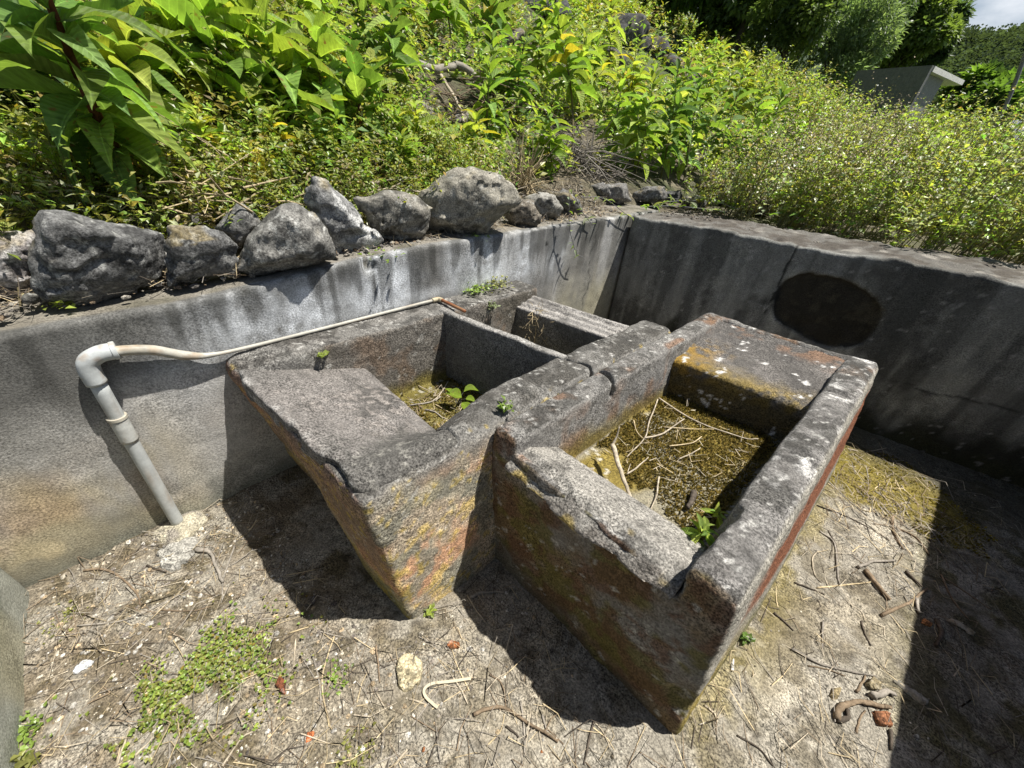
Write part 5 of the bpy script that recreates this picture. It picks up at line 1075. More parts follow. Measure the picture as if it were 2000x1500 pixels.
a2 = lambda L: [(x * .35, 975 + y * .35) for x, y in L]
a4 = lambda L: [(1300 + x * .35, 975 + y * .35) for x, y in L]
a5 = lambda L: [(1400 + x * .3, 750 + y * .3) for x, y in L]
a8 = lambda L: [(900 + x * .45, 600 + y * .45) for x, y in L]
FS = [
 (a2([(480, 405), (600, 400), (690, 450), (770, 530), (790, 600)]), .006, 'brown', 'curved brown stick near the left wall foot'),
 (a2([(1095, 285), (1170, 300), (1215, 390), (1250, 470)]), .011, 'grey', 'short thick bent stick left of the trough shadow'),
 (a2([(440, 715), (700, 680), (900, 590), (1100, 480), (1400, 300)]), .004, 'grey', 'longest thin stick crossing the gravel at the left'),
 (a2([(820, 375), (930, 410)]), .006, 'dark', 'short black stick below the mortar lump'),
 (a2([(1310, 830), (1450, 750), (1580, 655)]), .0045, 'brown', 'thin brown stick above the clover, by the shadow tip'),
 (a2([(1610, 750), (1800, 690)]), .004, 'straw', 'straw-coloured stick just below the trough shadow'),
 (a2([(650, 1490), (690, 1370), (730, 1260)]), .005, 'pale', 'pale stick at the bottom edge, left of its pair'),
 (a2([(700, 1480), (800, 1390), (900, 1290)]), .005, 'pale', 'pale stick at the bottom edge, right of its pair'),
 (a2([(945, 1490), (950, 1380), (940, 1300)]), .004, 'grey', 'upright-lying grey twig at the bottom edge below the clover'),
 (a2([(1240, 1490), (1350, 1330), (1440, 1270), (1480, 1110)]), .004, 'pale', 'long pale stem curving right of the clover'),
 (a2([(1310, 260), (1250, 440), (1240, 560)]), .005, 'grey', 'grey twig forking beside the thick bent stick'),
 (a2([(900, 620), (1060, 625), (1180, 600)]), .0035, 'brown', 'thin brown twig above the clover'),
 (a2([(1740, 860), (1780, 1000), (1790, 1160), (1740, 1200)]), .004, 'grey', 'grey wiry stem right of the clover'),
 (a2([(1650, 780), (1640, 940)]), .0035, 'pale', 'short pale stem between clover and trough corner'),
 (a2([(1870, 760), (1800, 1000), (1840, 1280)]), .0035, 'straw', 'long straw right of the wiry stem'),
 (a3([(910, 550), (960, 525), (1030, 512), (1100, 518)]), .009, 'grey', 'curved bark strip in the shadow between the troughs'),
 (a3([(895, 535), (950, 630), (1010, 700)]), .004, 'pale', 'forked pale twig poking out of the shadow between the troughs'),
 (a3([(930, 1210), (1060, 1160), (1200, 1230), (1400, 1360)]), .008, 'brown', 'long curved brown stick at the bottom middle'),
 (a3([(385, 820), (400, 930), (405, 1030)]), .0045, 'brown', 'short dark stick left of the cream stone'),
 (a3([(1310, 1205), (1340, 1300)]), .005, 'grey', 'short grey stick below the basin shadow'),
 (a3([(1110, 1270), (1180, 1330)]), .005, 'dark', 'short dark stick under the long curved one'),
 (a3([(1600, 1240), (1570, 1350), (1545, 1480)]), .005, 'dark', 'dark twig running to the bottom edge right of the middle'),
 (a3([(1600, 1240), (1650, 1300), (1690, 1390)]), .0035, 'pale', 'pale fork beside the dark twig right of the middle'),
 (a3([(1190, 1130), (1210, 1300), (1210, 1440)]), .004, 'grey', 'grey stick crossing under the long curved one'),
 (a3([(1020, 980), (1090, 1040), (1110, 1180)]), .004, 'brown', 'brown stem right of the bent cream strip'),
 (a3([(490, 1490), (560, 1400)]), .006, 'pale', 'pale splinter at the bottom edge below the cream stone'),
 (a3([(1000, 1380), (1080, 1290), (1100, 1200)]), .0035, 'straw', 'straw bent along the long curved stick'),
 (a3([(390, 1080), (440, 1180)]), .004, 'pale', 'tiny pale twig under the cream stone, left'),
 (a3([(570, 1115), (670, 1150)]), .004, 'pale', 'tiny pale twig under the cream stone, right'),
 (a4([(860, 180), (940, 250), (960, 420), (970, 480)]), .006, 'grey', 'curved grey stick right of the basin, outer of a pair'),
 (a4([(905, 175), (955, 280), (945, 400)]), .004, 'dark', 'dark twig alongside the outer curved stick'),
 (a4([(850, 290), (820, 330), (830, 420), (870, 470)]), .0045, 'pale', 'pale bent twig hugging the basin side'),
 (a4([(1070, 385), (1150, 355), (1280, 345)]), .010, 'grey', 'thick pale-ended stick by the right-hand shadow'),
 (a4([(1110, 400), (1200, 520), (1250, 570)]), .014, 'brown', 'thickest dark log piece by the right-hand shadow'),
 (a4([(840, 500), (1000, 480), (1150, 465)]), .005, 'straw', 'straight straw-coloured stick right of the basin'),
 (a4([(720, 465), (800, 500), (880, 535)]), .005, 'dark', 'short dark stick close to the basin side'),
 (a4([(1200, 650), (1350, 580), (1460, 500)]), .009, 'brown', 'brown stick crossing the right-hand shadow edge'),
 (a4([(1340, 400), (1420, 490)]), .009, 'dark', 'stubby dark stick at the right-hand shadow edge'),
 (a4([(870, 690), (872, 840)]), .0055, 'grey', 'lone straight stick on the pale floor, left of two'),
 (a4([(1090, 680), (1110, 750), (1145, 820)]), .0045, 'dark', 'lone dark twig on the pale floor, right of two'),
 (a4([(700, 840), (850, 920), (1000, 960), (1170, 990)]), .0065, 'grey', 'long grey stick pointing at the log heap'),
 (a4([(790, 930), (900, 955), (1000, 990)]), .004, 'brown', 'thin brown stick under the long grey one'),
 (a4([(600, 640), (660, 690), (710, 740)]), .005, 'dark', 'charred twig near the basin corner'),
 (a4([(215, 1150), (270, 1200), (285, 1250)]), .005, 'pale', 'pale twig below the basin corner'),
 (a4([(1060, 1310), (1080, 1230), (1110, 1180)]), .005, 'brown', 'twig under the log heap'),
 (a4([(1250, 1290), (1250, 1400)]), .008, 'dark', 'dark stick below the square brick piece'),
 (a4([(1060, 1080), (1090, 1030), (1110, 990)]), .006, 'brown', 'short stick leaning on the two round stones'),
 (a4([(400, 1320), (520, 1390), (600, 1490)]), .004, 'dark', 'dark wiry stem at the bottom edge right of the basin'),
 (a4([(1390, 560), (1410, 640)]), .010, 'grey', 'stubby grey stick beside the orange chip'),
 (a4([(1510, 680), (1530, 760), (1500, 820)]), .012, 'dark', 'forked dark stick just inside the right-hand shadow'),
 (a4([(1540, 420), (1600, 560), (1700, 680)]), .005, 'brown', 'brown stick lying in the right-hand shadow'),
 (a4([(1560, 440), (1700, 540), (1820, 620)]), .004, 'brown', 'thin stick lying deeper in the right-hand shadow'),
 (a5([(820, 420), (960, 440), (1100, 420)]), .006, 'pale', 'pale stick at the top of the mossy patch, half in shadow'),
 (a5([(780, 535), (880, 540), (970, 555)]), .005, 'pale', 'pale twig across the mossy patch near the basin'),
 (a5([(990, 480), (985, 540), (980, 600)]), .004, 'pale', 'pale twig standing across the other on the moss'),
 (a5([(650, 790), (900, 890), (1130, 1020)]), .0045, 'dark', 'long dark twig along the lower edge of the moss'),
 (a5([(710, 620), (850, 760), (980, 860)]), .005, 'grey', 'grey twig slanting over the moss beside the basin'),
 (a5([(900, 680), (1000, 790), (1050, 860)]), .004, 'grey', 'second slanting grey twig on the moss'),
 (a5([(960, 660), (1130, 770), (1230, 900)]), .006, 'grey', 'long stick slanting across the middle of the moss'),
 (a5([(1140, 860), (1150, 960), (1210, 1080)]), .009, 'brown', 'thick brown stick below the mossy patch'),
 (a5([(1170, 930), (1300, 1000), (1380, 1110)]), .006, 'brown', 'brown stick running from the moss into shadow'),
 (a5([(1190, 780), (1280, 770), (1375, 765)]), .005, 'pale', 'pale forked twig at the right of the moss'),
 (a5([(1150, 740), (1190, 850), (1220, 910)]), .004, 'pale', 'pale twig right of the slanting stick on the moss'),
 (a5([(830, 700), (900, 790), (960, 830), (1040, 830)]), .004, 'straw', 'bent straw on the moss'),
]
for k, (px, r, col, lab) in enumerate(FS): floor_stick(px, r, col, lab, 3000 + k)
BF = 0.462
BS = [(a8([(860, 395), (1010, 490), (1220, 565), (1290, 572)]), .006, 'pale', 'longest pale twig across the basin floor'), (a8([(855, 400), (820, 490), (795, 570), (720, 650)]), .005, 'pale', 'pale twig running down the left of the basin floor'),
 (a8([(795, 570), (880, 545), (970, 485)]), .006, 'pale', 'pale fork in the middle of the basin floor'), (a8([(750, 490), (765, 540), (790, 568)]), .0035, 'straw', 'short curved straw at the left of the basin floor'),
 (a8([(860, 735), (850, 810), (815, 900)]), .005, 'pale', 'pale stem lying toward the broken rim'), (a8([(905, 602), (1000, 590), (1045, 562)]), .004, 'straw', 'straw-coloured twig near the basin centre'), (a8([(945, 660), (1000, 635), (1040, 610)]), .004, 'pale', 'short bent pale twig right of the basin centre'),
 (a8([(720, 725), (770, 690), (815, 650)]), .005, 'pale', 'short twig beside the thick upright stick'), (a8([(880, 520), (1000, 528), (1100, 530)]), .0035, 'straw', 'thin straw under the longest twig')]
for k, (px, r, col, lab) in enumerate(BS): floor_stick(px, r, col, lab, 3200 + k, z=BF, group='twigs in the basin')
P0, P1 = W(1195, 868, 0.53), W(1240, 993, 0.54); P0 = W(1197, 868, 0.56)
stick3([P0, (P0 + P1) / 2 + (0, 0, -0.01), P1], .013, 'pale', 'thick pale stick with a broken tip leaning over the bare washboard', seed=3301, group='twigs in the basin', forks=[[P0 + (0, 0, 0), P0 + (-0.004, 0.02, 0.03), P0 + (-0.01, 0.03, 0.07)]])
floor_stick(a8([(1012, 800), (1000, 840), (985, 872)]), .016, 'dark', 'stubby charred stick in the basin corner', 3302, z=BF, group='twigs in the basin')
AF = 0.345
for k, (px, r, col, lab) in enumerate([([(792, 738), (815, 752), (842, 765)], .004, 'pale', 'thin pale twig in the rear left of the wall trough'), ([(800, 792), (840, 785), (862, 775)], .006, 'grey', 'grey twig lying on the wall trough floor'), ([(830, 800), (850, 805), (862, 814)], .006, 'grey', 'short twig at the near edge of the wall trough floor'), ([(843, 785), (858, 772), (875, 745)], .005, 'pale', 'crossed pale twig in the wall trough'), ([(850, 790), (868, 800), (880, 806)], .004, 'straw', 'straw in the wall trough below the heart-leaved weed')]):
    floor_stick(px, r, col, lab, 3320 + k, z=AF, group='twigs in the wall trough')
# dead branches on the slope
def slope_branch(px, r, col, label, seed, lift=0.06, **k):
    P = [hillP(q[0], q[1]) + (0, 0, lift + r) for q in px]; return stick3(P, r, col, label, name=k.pop('name', 'dead_branch'), cat='branch', group='dead branches on the slope', seed=seed, **k)
def deep_branch(px, ref, r, col, label, seed, forks=()):
    P = [same_depth(q[0], q[1], ref) for q in px]; return stick3(P, r, col, label, name='dead_branch', cat='branch', group='dead branches on the slope', seed=seed, forks=[[same_depth(q[0], q[1], ref) for q in f] for f in forks])
ref = hillP(690, 392)
deep_branch([(498, 380), (560, 384), (620, 378), (690, 388), (745, 372), (800, 372), (838, 380)], ref, 0.014, 'pale', 'pale fallen branch lying behind the white-faced boulder', 3401, [[(690, 388), (720, 360), (770, 350)], [(745, 372), (775, 362), (800, 345)], [(560, 384), (530, 372), (505, 374)]])
deep_branch([(660, 402), (700, 380), (740, 352)], ref, 0.020, 'pale', 'thick pale branch stub crossing the fallen branch', 3402)
slope_branch([(798, 152), (850, 168), (895, 158), (945, 188)], 0.055, 'grey', 'thick grey log lying on the upper slope', 3403)
slope_branch([(722, 262), (765, 272), (800, 298), (832, 322)], 0.026, 'grey', 'grey branch leaning down the slope above the tan boulder', 3404)
slope_branch([(862, 185), (885, 225), (900, 255), (905, 278)], 0.020, 'pale', 'bent pale branch hanging below the log', 3405, lift=0.12)
slope_branch([(640, 95), (690, 75), (720, 60)], 0.02, 'pale', 'pale stick among the top shrubs left of the middle', 3406)
slope_branch([(930, 200), (985, 205), (1030, 200)], 0.02, 'grey', 'grey branch right of the log', 3407)
slope_branch([(480, 372), (498, 350), (520, 342)], 0.006, 'pale', 'thin pale twig rising behind the speckled boulder', 3408, lift=0.10)
slope_branch([(985, 345), (965, 362), (940, 372)], 0.014, 'pale', 'short pale branch by the right of the large tan boulder', 3409, lift=0.05)
# brush heap and dry grass
def twig_heap(name, label, px, py, wr, n, L, col, seed, updir=0.4, cat='brush'):
    B = hillP(px, py); g = np.random.default_rng(seed); bag = Bag()
    for k in range(n):
        o = g.normal(0, 1, 3) * wr * (1, 1, 0.55); o[2] = abs(o[2]); d = g.normal(0, 1, 3) * (1, 1, updir); d[2] -= 0.05; d /= np.linalg.norm(d); l = L * g.uniform(0.5, 1.3)
        m = o + d * l * 0.5 + g.normal(0, 0.06, 3) * l
        V, F = tube(np.array([o, m, o + d * l]), np.array([1, 0.8, 0.4]) * g.uniform(0.0025, 0.0055), 4, False); bag.add(V, F, np.asarray(WCOL[col]) * g.uniform(0.4, 1.2))
    o = link(name, bag.mesh(name), M_WOOD, None, tuple(B)); tag(o, label, cat); return o
twig_heap('brush_heap', 'tangled heap of grey dead twigs left of the dense green clump', 1115, 318, 0.16, 230, 0.42, 'grey', 3501)
twig_heap('brush_heap', 'small heap of dead twigs above the small dark boulder', 1160, 345, 0.10, 90, 0.28, 'grey', 3502)
twig_heap('brush_heap', 'thin dead twigs on the bare bank under the log', 905, 235, 0.22, 120, 0.45, 'brown', 3503)
twig_heap('brush_heap', 'dry twigs tangled at the foot of the herbs left of the fallen branch', 420, 405, 0.14, 90, 0.3, 'straw', 3504)
twig_heap('dry_grass', 'tuft of dry brown grass right of the large tan boulder', 1018, 365, 0.05, 150, 0.30, 'straw', 3505, updir=3.0, cat='dry grass')

# ------------------------------------------------------------------ loose bits on the floor
def floor_lump(poly, label, seed, hgt, tint, name, cat, z=0.0, lichen=0.2, mat=None, group=None, rough=0.03):
    P = np.array([W(a, b, z) for a, b in poly]); ctr = P.mean(0); rnd = random.Random(seed); pts = []
    for q in P:
        pts.append(ctr + (q - ctr) * 0.97 + (0, 0, -0.004)); pts.append(ctr + (q - ctr) * rnd.uniform(0.82, 0.98) + (0, 0, hgt * rnd.uniform(0.6, 1.0)))
    pts.append(ctr + (0, 0, hgt)); base = np.array([ctr[0], ctr[1], z]); s = float(np.ptp(np.array(pts), axis=0).max())
    o = link(name, rock_mesh(name, pts, base, seed, tint, h=max(0.0026, s / 20), lichen=lichen, rough=rough), mat or M_CONC, None, tuple(base)); tag(o, label, cat, group); return o
floor_lump(a3([(500, 900), (530, 865), (570, 862), (600, 885), (655, 905), (650, 960), (630, 1040), (590, 1075), (540, 1098), (505, 1050), (495, 960)]), 'flat cream stone on the floor below the trough corner', 4001, 0.028, (0.46, 0.40, 0.26), 'stone', 'stone')
floor_lump(a3([(780, 825), (800, 790), (855, 800), (850, 835), (800, 838)]), 'small orange brick chip below the trough corner', 4002, 0.018, (0.28, 0.11, 0.045), 'brick_chip', 'brick chip', group='brick chips', rough=0.012)
floor_lump(a4([(1148, 1180), (1240, 1190), (1262, 1280), (1180, 1268)]), 'square rust-brown brick piece beside the log heap', 4003, 0.022, (0.27, 0.12, 0.06), 'brick_chip', 'brick chip', group='brick chips', rough=0.010)
floor_lump(a2([(1535, 1045), (1565, 1000), (1600, 1020), (1595, 1095), (1560, 1075)]), 'dark red-brown brick chip right of the clover', 4004, 0.022, (0.17, 0.06, 0.03), 'brick_chip', 'brick chip', group='brick chips', rough=0.012)
floor_lump(a2([(1705, 1365), (1715, 1300), (1755, 1300), (1750, 1345)]), 'bright orange brick chip near the bottom edge', 4005, 0.010, (0.45, 0.15, 0.06), 'brick_chip', 'brick chip', group='brick chips', rough=0.012)
floor_lump(a3([(640, 1410), (650, 1380), (662, 1390), (655, 1412)]), 'tiny orange chip at the bottom edge below the cream stone', 4006, 0.008, (0.34, 0.14, 0.06), 'brick_chip', 'brick chip', group='brick chips')
floor_lump(a3([(1395, 1405), (1302, 1420), (1300, 1402), (1318, 1398)]) if False else a3([(1298, 1420), (1302, 1400), (1318, 1398), (1316, 1418)]), 'tiny orange chip at the bottom edge right of the long curved stick', 4007, 0.008, (0.40, 0.16, 0.06), 'brick_chip', 'brick chip', group='brick chips')
floor_lump(a2([(398, 975), (430, 925), (480, 900), (528, 905), (500, 935), (455, 950), (420, 985)]), 'white crumpled scrap on the gravel at the left', 4008, 0.012, (0.72, 0.74, 0.76), 'white_scrap', 'scrap', lichen=0)
floor_lump(a4([(905, 1100), (925, 1062), (958, 1065), (960, 1110), (935, 1132)]), 'round brown stone left in the log heap', 4009, 0.022, (0.26, 0.21, 0.12), 'stone', 'stone', group='stones by the log heap')
floor_lump(a4([(1110, 1040), (1140, 1002), (1195, 1030), (1190, 1066), (1130, 1068)]), 'larger brown stone at the top of the log heap', 4010, 0.026, (0.25, 0.21, 0.13), 'stone', 'stone', group='stones by the log heap')
floor_lump(a4([(1405, 690), (1440, 670), (1485, 700), (1470, 712)]), 'flat orange chip on the right-hand shadow edge', 4011, 0.008, (0.48, 0.22, 0.09), 'brick_chip', 'brick chip', group='brick chips')
floor_lump(a4([(1258, 1012), (1285, 1005), (1470, 1120), (1465, 1152), (1420, 1150)]), 'flat grey board fragment across the right-hand shadow edge', 4012, 0.012, (0.36, 0.34, 0.29), 'board_fragment', 'board', lichen=0, mat=M_WOOD)
floor_lump(a4([(1540, 670), (1580, 660), (1740, 740), (1720, 765)]), 'flat board fragment wholly in the right-hand shadow', 4013, 0.010, (0.36, 0.33, 0.27), 'board_fragment', 'board', lichen=0, mat=M_WOOD)
floor_lump(a4([(1380, 1320), (1405, 1312), (1418, 1345), (1395, 1370)]), 'small pale chip in the shadow below the board', 4014, 0.006, (0.40, 0.38, 0.33), 'stone', 'stone', group='pale chips in the right-hand shadow')
floor_lump(a4([(1325, 1440), (1345, 1430), (1395, 1470), (1370, 1475)]), 'small pale chip in the shadow near the bottom edge', 4015, 0.006, (0.40, 0.38, 0.34), 'stone', 'stone', group='pale chips in the right-hand shadow')
floor_lump(a4([(360, 910), (378, 880), (388, 900), (375, 975), (362, 960)]), 'white flake at the basin foot', 4016, 0.006, (0.6, 0.58, 0.52), 'stone', 'stone')
floor_lump([(300, 1085), (340, 1052), (382, 1050), (385, 1080), (360, 1112), (320, 1118)], 'flat grey concrete fragment below the mortar lump', 4017, 0.014, (0.30, 0.29, 0.26), 'concrete_fragment', 'fragment')
floor_lump(a2([(1670, 560), (1690, 535), (1760, 545), (1765, 590), (1690, 600)]), 'dark flat stone inside the trough shadow', 4018, 0.012, (0.10, 0.09, 0.085), 'stone', 'stone')
floor_stick(a4([(940, 1225), (975, 1165), (1030, 1140), (1150, 1150), (1250, 1172)]), .014, 'brown', 'thick crooked log on the floor beside the square brick piece', 4020, group='log heap')
floor_stick(a4([(1130, 1100), (1200, 1090), (1262, 1085)]), .016, 'grey', 'grey stubby log behind the crooked one', 4021, group='log heap')
floor_stick(a4([(950, 1240), (1000, 1225), (1010, 1180)]), .012, 'dark', 'charred knot at the left end of the crooked log', 4022, group='log heap')
# bent cream strip
S = spline([W(a, b, 0.012) for a, b in [(920, 1325), (880, 1331), (845, 1335), (829, 1346), (831, 1360), (845, 1374), (855, 1382)]], 6); base = S[0].copy(); S = S - base
T = np.gradient(S, axis=0); T /= np.linalg.norm(T, axis=1, keepdims=True); sd = np.cross(T, (0, 0, 1.0)) * 0.0042; up = np.array((0, 0, 0.0018))
V = np.stack([S - sd - up, S + sd - up, S + sd + up, S - sd + up], 1).reshape(-1, 3); F = []
for i in range(len(S) - 1):
    for k in range(4): F.append((i*4+k, i*4+(k+1) % 4, i*4+4+(k+1) % 4, i*4+4+k))
F += [(0, 3, 2, 1), tuple(len(V) - 4 + k for k in range(4))]
o = link('plastic_strip', make_mesh('plastic_strip', V, np.array(F), np.tile(np.array(WCOL['cream'], np.float32), (len(V), 1)), False), M_PIPE, None, tuple(base)); tag(o, 'bent cream strip on the floor right of the cream stone', 'strip')

# gravel and litter too fine to pick apart
g = np.random.default_rng(5001)
ico = [(0, 0, 1), (.894, 0, .447), (.276, .851, .447), (-.724, .526, .447), (-.724, -.526, .447), (.276, -.851, .447), (.724, .526, -.447), (-.276, .851, -.447), (-.894, 0, -.447), (-.276, -.851, -.447), (.724, -.526, -.447), (0, 0, -1)]
icf = np.array([(0,1,2),(0,2,3),(0,3,4),(0,4,5),(0,5,1),(1,6,2),(2,7,3),(3,8,4),(4,9,5),(5,10,1),(2,6,7),(3,7,8),(4,8,9),(5,9,10),(1,10,6),(6,11,7),(7,11,8),(8,11,9),(9,11,10),(10,11,6)])
def pebble_mass(name, label, x, y, s, cols, seed, z=None):
    g = np.random.default_rng(seed); n = len(x); I = np.array(ico); p = np.stack([x, y, np.zeros(n)], 1); p[:, 2] = (floor_z(p) if z is None else z) + s * 0.15
    V = p[:, None] + I[None] * s[:, None, None] * g.uniform(0.55, 1.25, (n, 1, 3)) * (1, 1, 0.55) * g.uniform(0.8, 1.15, (n, 12, 1))
    F = (np.arange(n)[:, None, None] * 12 + icf[None]).reshape(-1, 3); cc = np.asarray(cols)[g.integers(0, len(cols), n)] * g.uniform(0.6, 1.3, (n, 1))
    o = link(name, make_mesh(name, V.reshape(-1, 3), F, np.repeat(cc, 12, 0), False), M_FLOOR); tag(o, label, kind='stuff')
def off_trough(x, y): return ~(((x < -0.62) & (y > 0.0 + 0.14 * (x + 0.73) + 0.12)) | ((x > -0.8) & (x < 0.17) & (y > 0.66)))
n = 9000; x = g.uniform(-1.70, 0.2, n); y = g.uniform(-0.74, 0.9, n); keep = off_trough(x, y) & (g.random(n) < sstep(0.1, -0.9, x + 0.4 * y) * 0.95 + 0.08); x, y = x[keep], y[keep]
pebble_mass('gravel', 'loose gravel and grit over the left part of the floor', x, y, 0.0022 + 0.0085 * g.random(len(x)) ** 3.5, [(0.46, 0.42, 0.34), (0.30, 0.26, 0.20), (0.16, 0.14, 0.12), (0.42, 0.40, 0.36), (0.36, 0.28, 0.18)], 5002)
n = 2600; x = g.uniform(-0.6, 1.0, n); y = g.uniform(0.0, 3.1, n); keep = off_trough(x, y); x, y = x[keep], y[keep]
pebble_mass('grit', 'fine grit scattered on the pale floor at the right', x, y, 0.0015 + 0.0045 * g.random(len(x)) ** 4, [(0.50, 0.46, 0.38), (0.20, 0.18, 0.14), (0.10, 0.085, 0.06)], 5003)
def litter(name, label, x, y, L, r, cols, seed, z=None, th=None):
    g = np.random.default_rng(seed); n = len(x); a = g.uniform(0, math.pi, n) if th is None else g.normal(th, 0.6, n); l = g.uniform(L[0], L[1], n) * 0.5
    d = np.stack([np.cos(a) * l, np.sin(a) * l, g.normal(0, 0.03, n) * l], 1); c0 = np.stack([x, y, np.zeros(n)], 1); c0[:, 2] = (floor_z(c0) if z is None else z) + 0.003 + 0.004 * g.random(n)
    V, F, _ = stems_mesh(c0 - d, c0 + d, g.uniform(r[0], r[1], n), np.ones((n, 3)))
    bend = np.repeat(np.stack([-np.sin(a), np.cos(a), a * 0], 1) * (g.normal(0, 0.18, n) * l)[:, None], 3, 0).reshape(n, 3, 3)
    V = V.reshape(n, 9, 3); V[:, 3:6] += bend; V[:, :, 2] = np.maximum(V[:, :, 2], c0[:, None, 2] - 0.002)
    cc = np.asarray(cols)[g.integers(0, len(cols), n)] * g.uniform(0.6, 1.25, (n, 1))
    o = link(name, make_mesh(name, V.reshape(-1, 3), F, np.repeat(cc, 9, 0), False), M_WOOD); tag(o, label, kind='stuff')
LC = [WCOL['pale'], WCOL['grey'], WCOL['brown'], WCOL['straw'], WCOL['dark']]
n = 4200; x = -2.0 - g.random(n) ** 1.2 * 6; y = -1.2 + g.random(n) * 9.5; litter('slope_litter', 'dead twigs and stalks lying over the slope', x, y, (0.10, 0.45), (0.0015, 0.0045), LC, 5009, z=terr(x, y) + 0.02)
n = 2400; x = -1.80 - g.random(n) * 0.5; y = g.uniform(-1.0, 2.9, n); litter('slope_litter', 'dry stalks and bark lodged along the wall top among the boulders', x, y, (0.04, 0.18), (0.001, 0.0028), LC, 5010, z=np.maximum(terr(x, y), 1.0 + 0.03 * sstep(0.0, 1.0, y)) + 0.004)
n = 2600; x = -1.78 - g.random(n) * 0.5; y = g.uniform(-1.0, 2.9, n); pebble_mass('wall_rubble', 'grit and small rubble along the wall top among the boulders', x, y, 0.004 + 0.018 * g.random(n) ** 3, [(0.20, 0.18, 0.15), (0.12, 0.11, 0.10), (0.28, 0.26, 0.22), (0.16, 0.12, 0.08)], 5011, z=np.maximum(terr(x, y), 0.985 + 0.045 * sstep(0.0, 1.0, y)))
n = 900; x = g.uniform(-1.6, 1.0, n); y = right_y(x) + 0.25 + 0.35 * g.random(n); pebble_mass('wall_rubble', 'grit and crumbs along the top of the far wall', x, y, 0.003 + 0.012 * g.random(n) ** 3, [(0.20, 0.18, 0.15), (0.12, 0.10, 0.08), (0.26, 0.24, 0.20)], 5012, z=1.05 + 0.03 * sstep(-0.8, 0.4, x))
LC = [WCOL['pale'], WCOL['grey'], WCOL['brown'], WCOL['straw'], WCOL['dark']]
n = 2200; x = g.uniform(-1.68, 0.3, n); y = g.uniform(-0.74, 0.95, n); k_ = off_trough(x, y); litter('twig_litter', 'fine dry stems littering the near floor', x[k_], y[k_], (0.03, 0.16), (0.0008, 0.002), LC, 5004)
n = 500; x = g.uniform(0.2, 1.0, n); y = g.uniform(0.7, 3.1, n); litter('twig_litter', 'fine dry stems littering the floor right of the basin', x, y, (0.03, 0.16), (0.0008, 0.0022), LC, 5005, th=2.2)
n = 420; x = 0.45 + g.normal(0, 0.16, n); y = 2.55 + g.normal(0, 0.2, n); litter('twig_litter', 'dense twig litter over the mossy patch', x, y, (0.05, 0.2), (0.001, 0.0028), LC[:4], 5006, th=2.4)
n = 60; x = g.uniform(-0.55, -0.08, n); y = g.uniform(1.0, 1.75, n); litter('twig_litter', 'fine litter on the moss inside the basin', x, y, (0.01, 0.07), (0.0008, 0.002), [WCOL['pale'], WCOL['cream'], WCOL['straw']], 5007, z=0.462)
n = 120; x = g.uniform(-1.45, -0.95, n); y = g.uniform(0.62, 1.0, n); litter('twig_litter', 'fine litter on the floor of the wall trough', x, y, (0.02, 0.10), (0.001, 0.0025), [WCOL['pale'], WCOL['straw'], WCOL['brown']], 5008, z=0.348)

# ------------------------------------------------------------------ moss, clover and small weeds
def moss_mass(name, label, P, h, cols, seed):
    g = np.random.default_rng(seed); n = len(P); D = g.normal(0, 0.6, (n, 3)); D[:, 2] = 1; L = g.uniform(h[0], h[1], n)
    C = np.asarray(cols)[g.integers(0, len(cols), n)] * g.uniform(0.55, 1.4, (n, 1)); v, f, c = leaf_cloud(P, D, L, L * 0.28, C, seed)
    o = link(name, make_mesh(name, v, f, c, False), M_MOSS); tag(o, label, kind='stuff')
MC = [(0.17, 0.125, 0.03), (0.11, 0.09, 0.02), (0.22, 0.16, 0.045), (0.075, 0.06, 0.02)]
n = 15000; x = g.uniform(-0.60, -0.07, n); y = g.uniform(0.98, 1.86, n); p = np.stack([x, y, np.full(n, 0.452)], 1); k_ = (fbm(p.astype(np.float32), 5, 4, 5101) + 0.55 * sstep(0.95, 1.35, y) - 0.15 > 0) 
moss_mass('moss', 'golden brown moss carpeting the basin floor', p[k_], (0.008, 0.017), MC, 5102)
n = 9000; x = 0.42 + g.uniform(-0.42, 0.5, n); y = 2.72 + g.uniform(-0.38, 0.38, n); p = np.stack([x, y, np.zeros(n)], 1); p[:, 2] = floor_z(p); k_ = np.hypot((x - 0.42) / 0.42, (y - 2.72) / 0.3) + 0.5 * fbm(p.astype(np.float32), 6, 4, 5103) < 1.0
moss_mass('moss', 'yellow moss patch on the floor beyond the basin', p[k_], (0.008, 0.018), [(0.24, 0.19, 0.025), (0.16, 0.14, 0.02), (0.12, 0.09, 0.03)], 5104)
n = 3500; x = g.uniform(-1.54, -0.93, n); y = g.uniform(0.60, 1.08, n); p = np.stack([x, y, np.full(n, 0.338)], 1); k_ = fbm(p.astype(np.float32), 6, 3, 5105) > -0.25
moss_mass('moss', 'moss and debris on the floor of the wall trough', p[k_], (0.008, 0.02), MC, 5106)
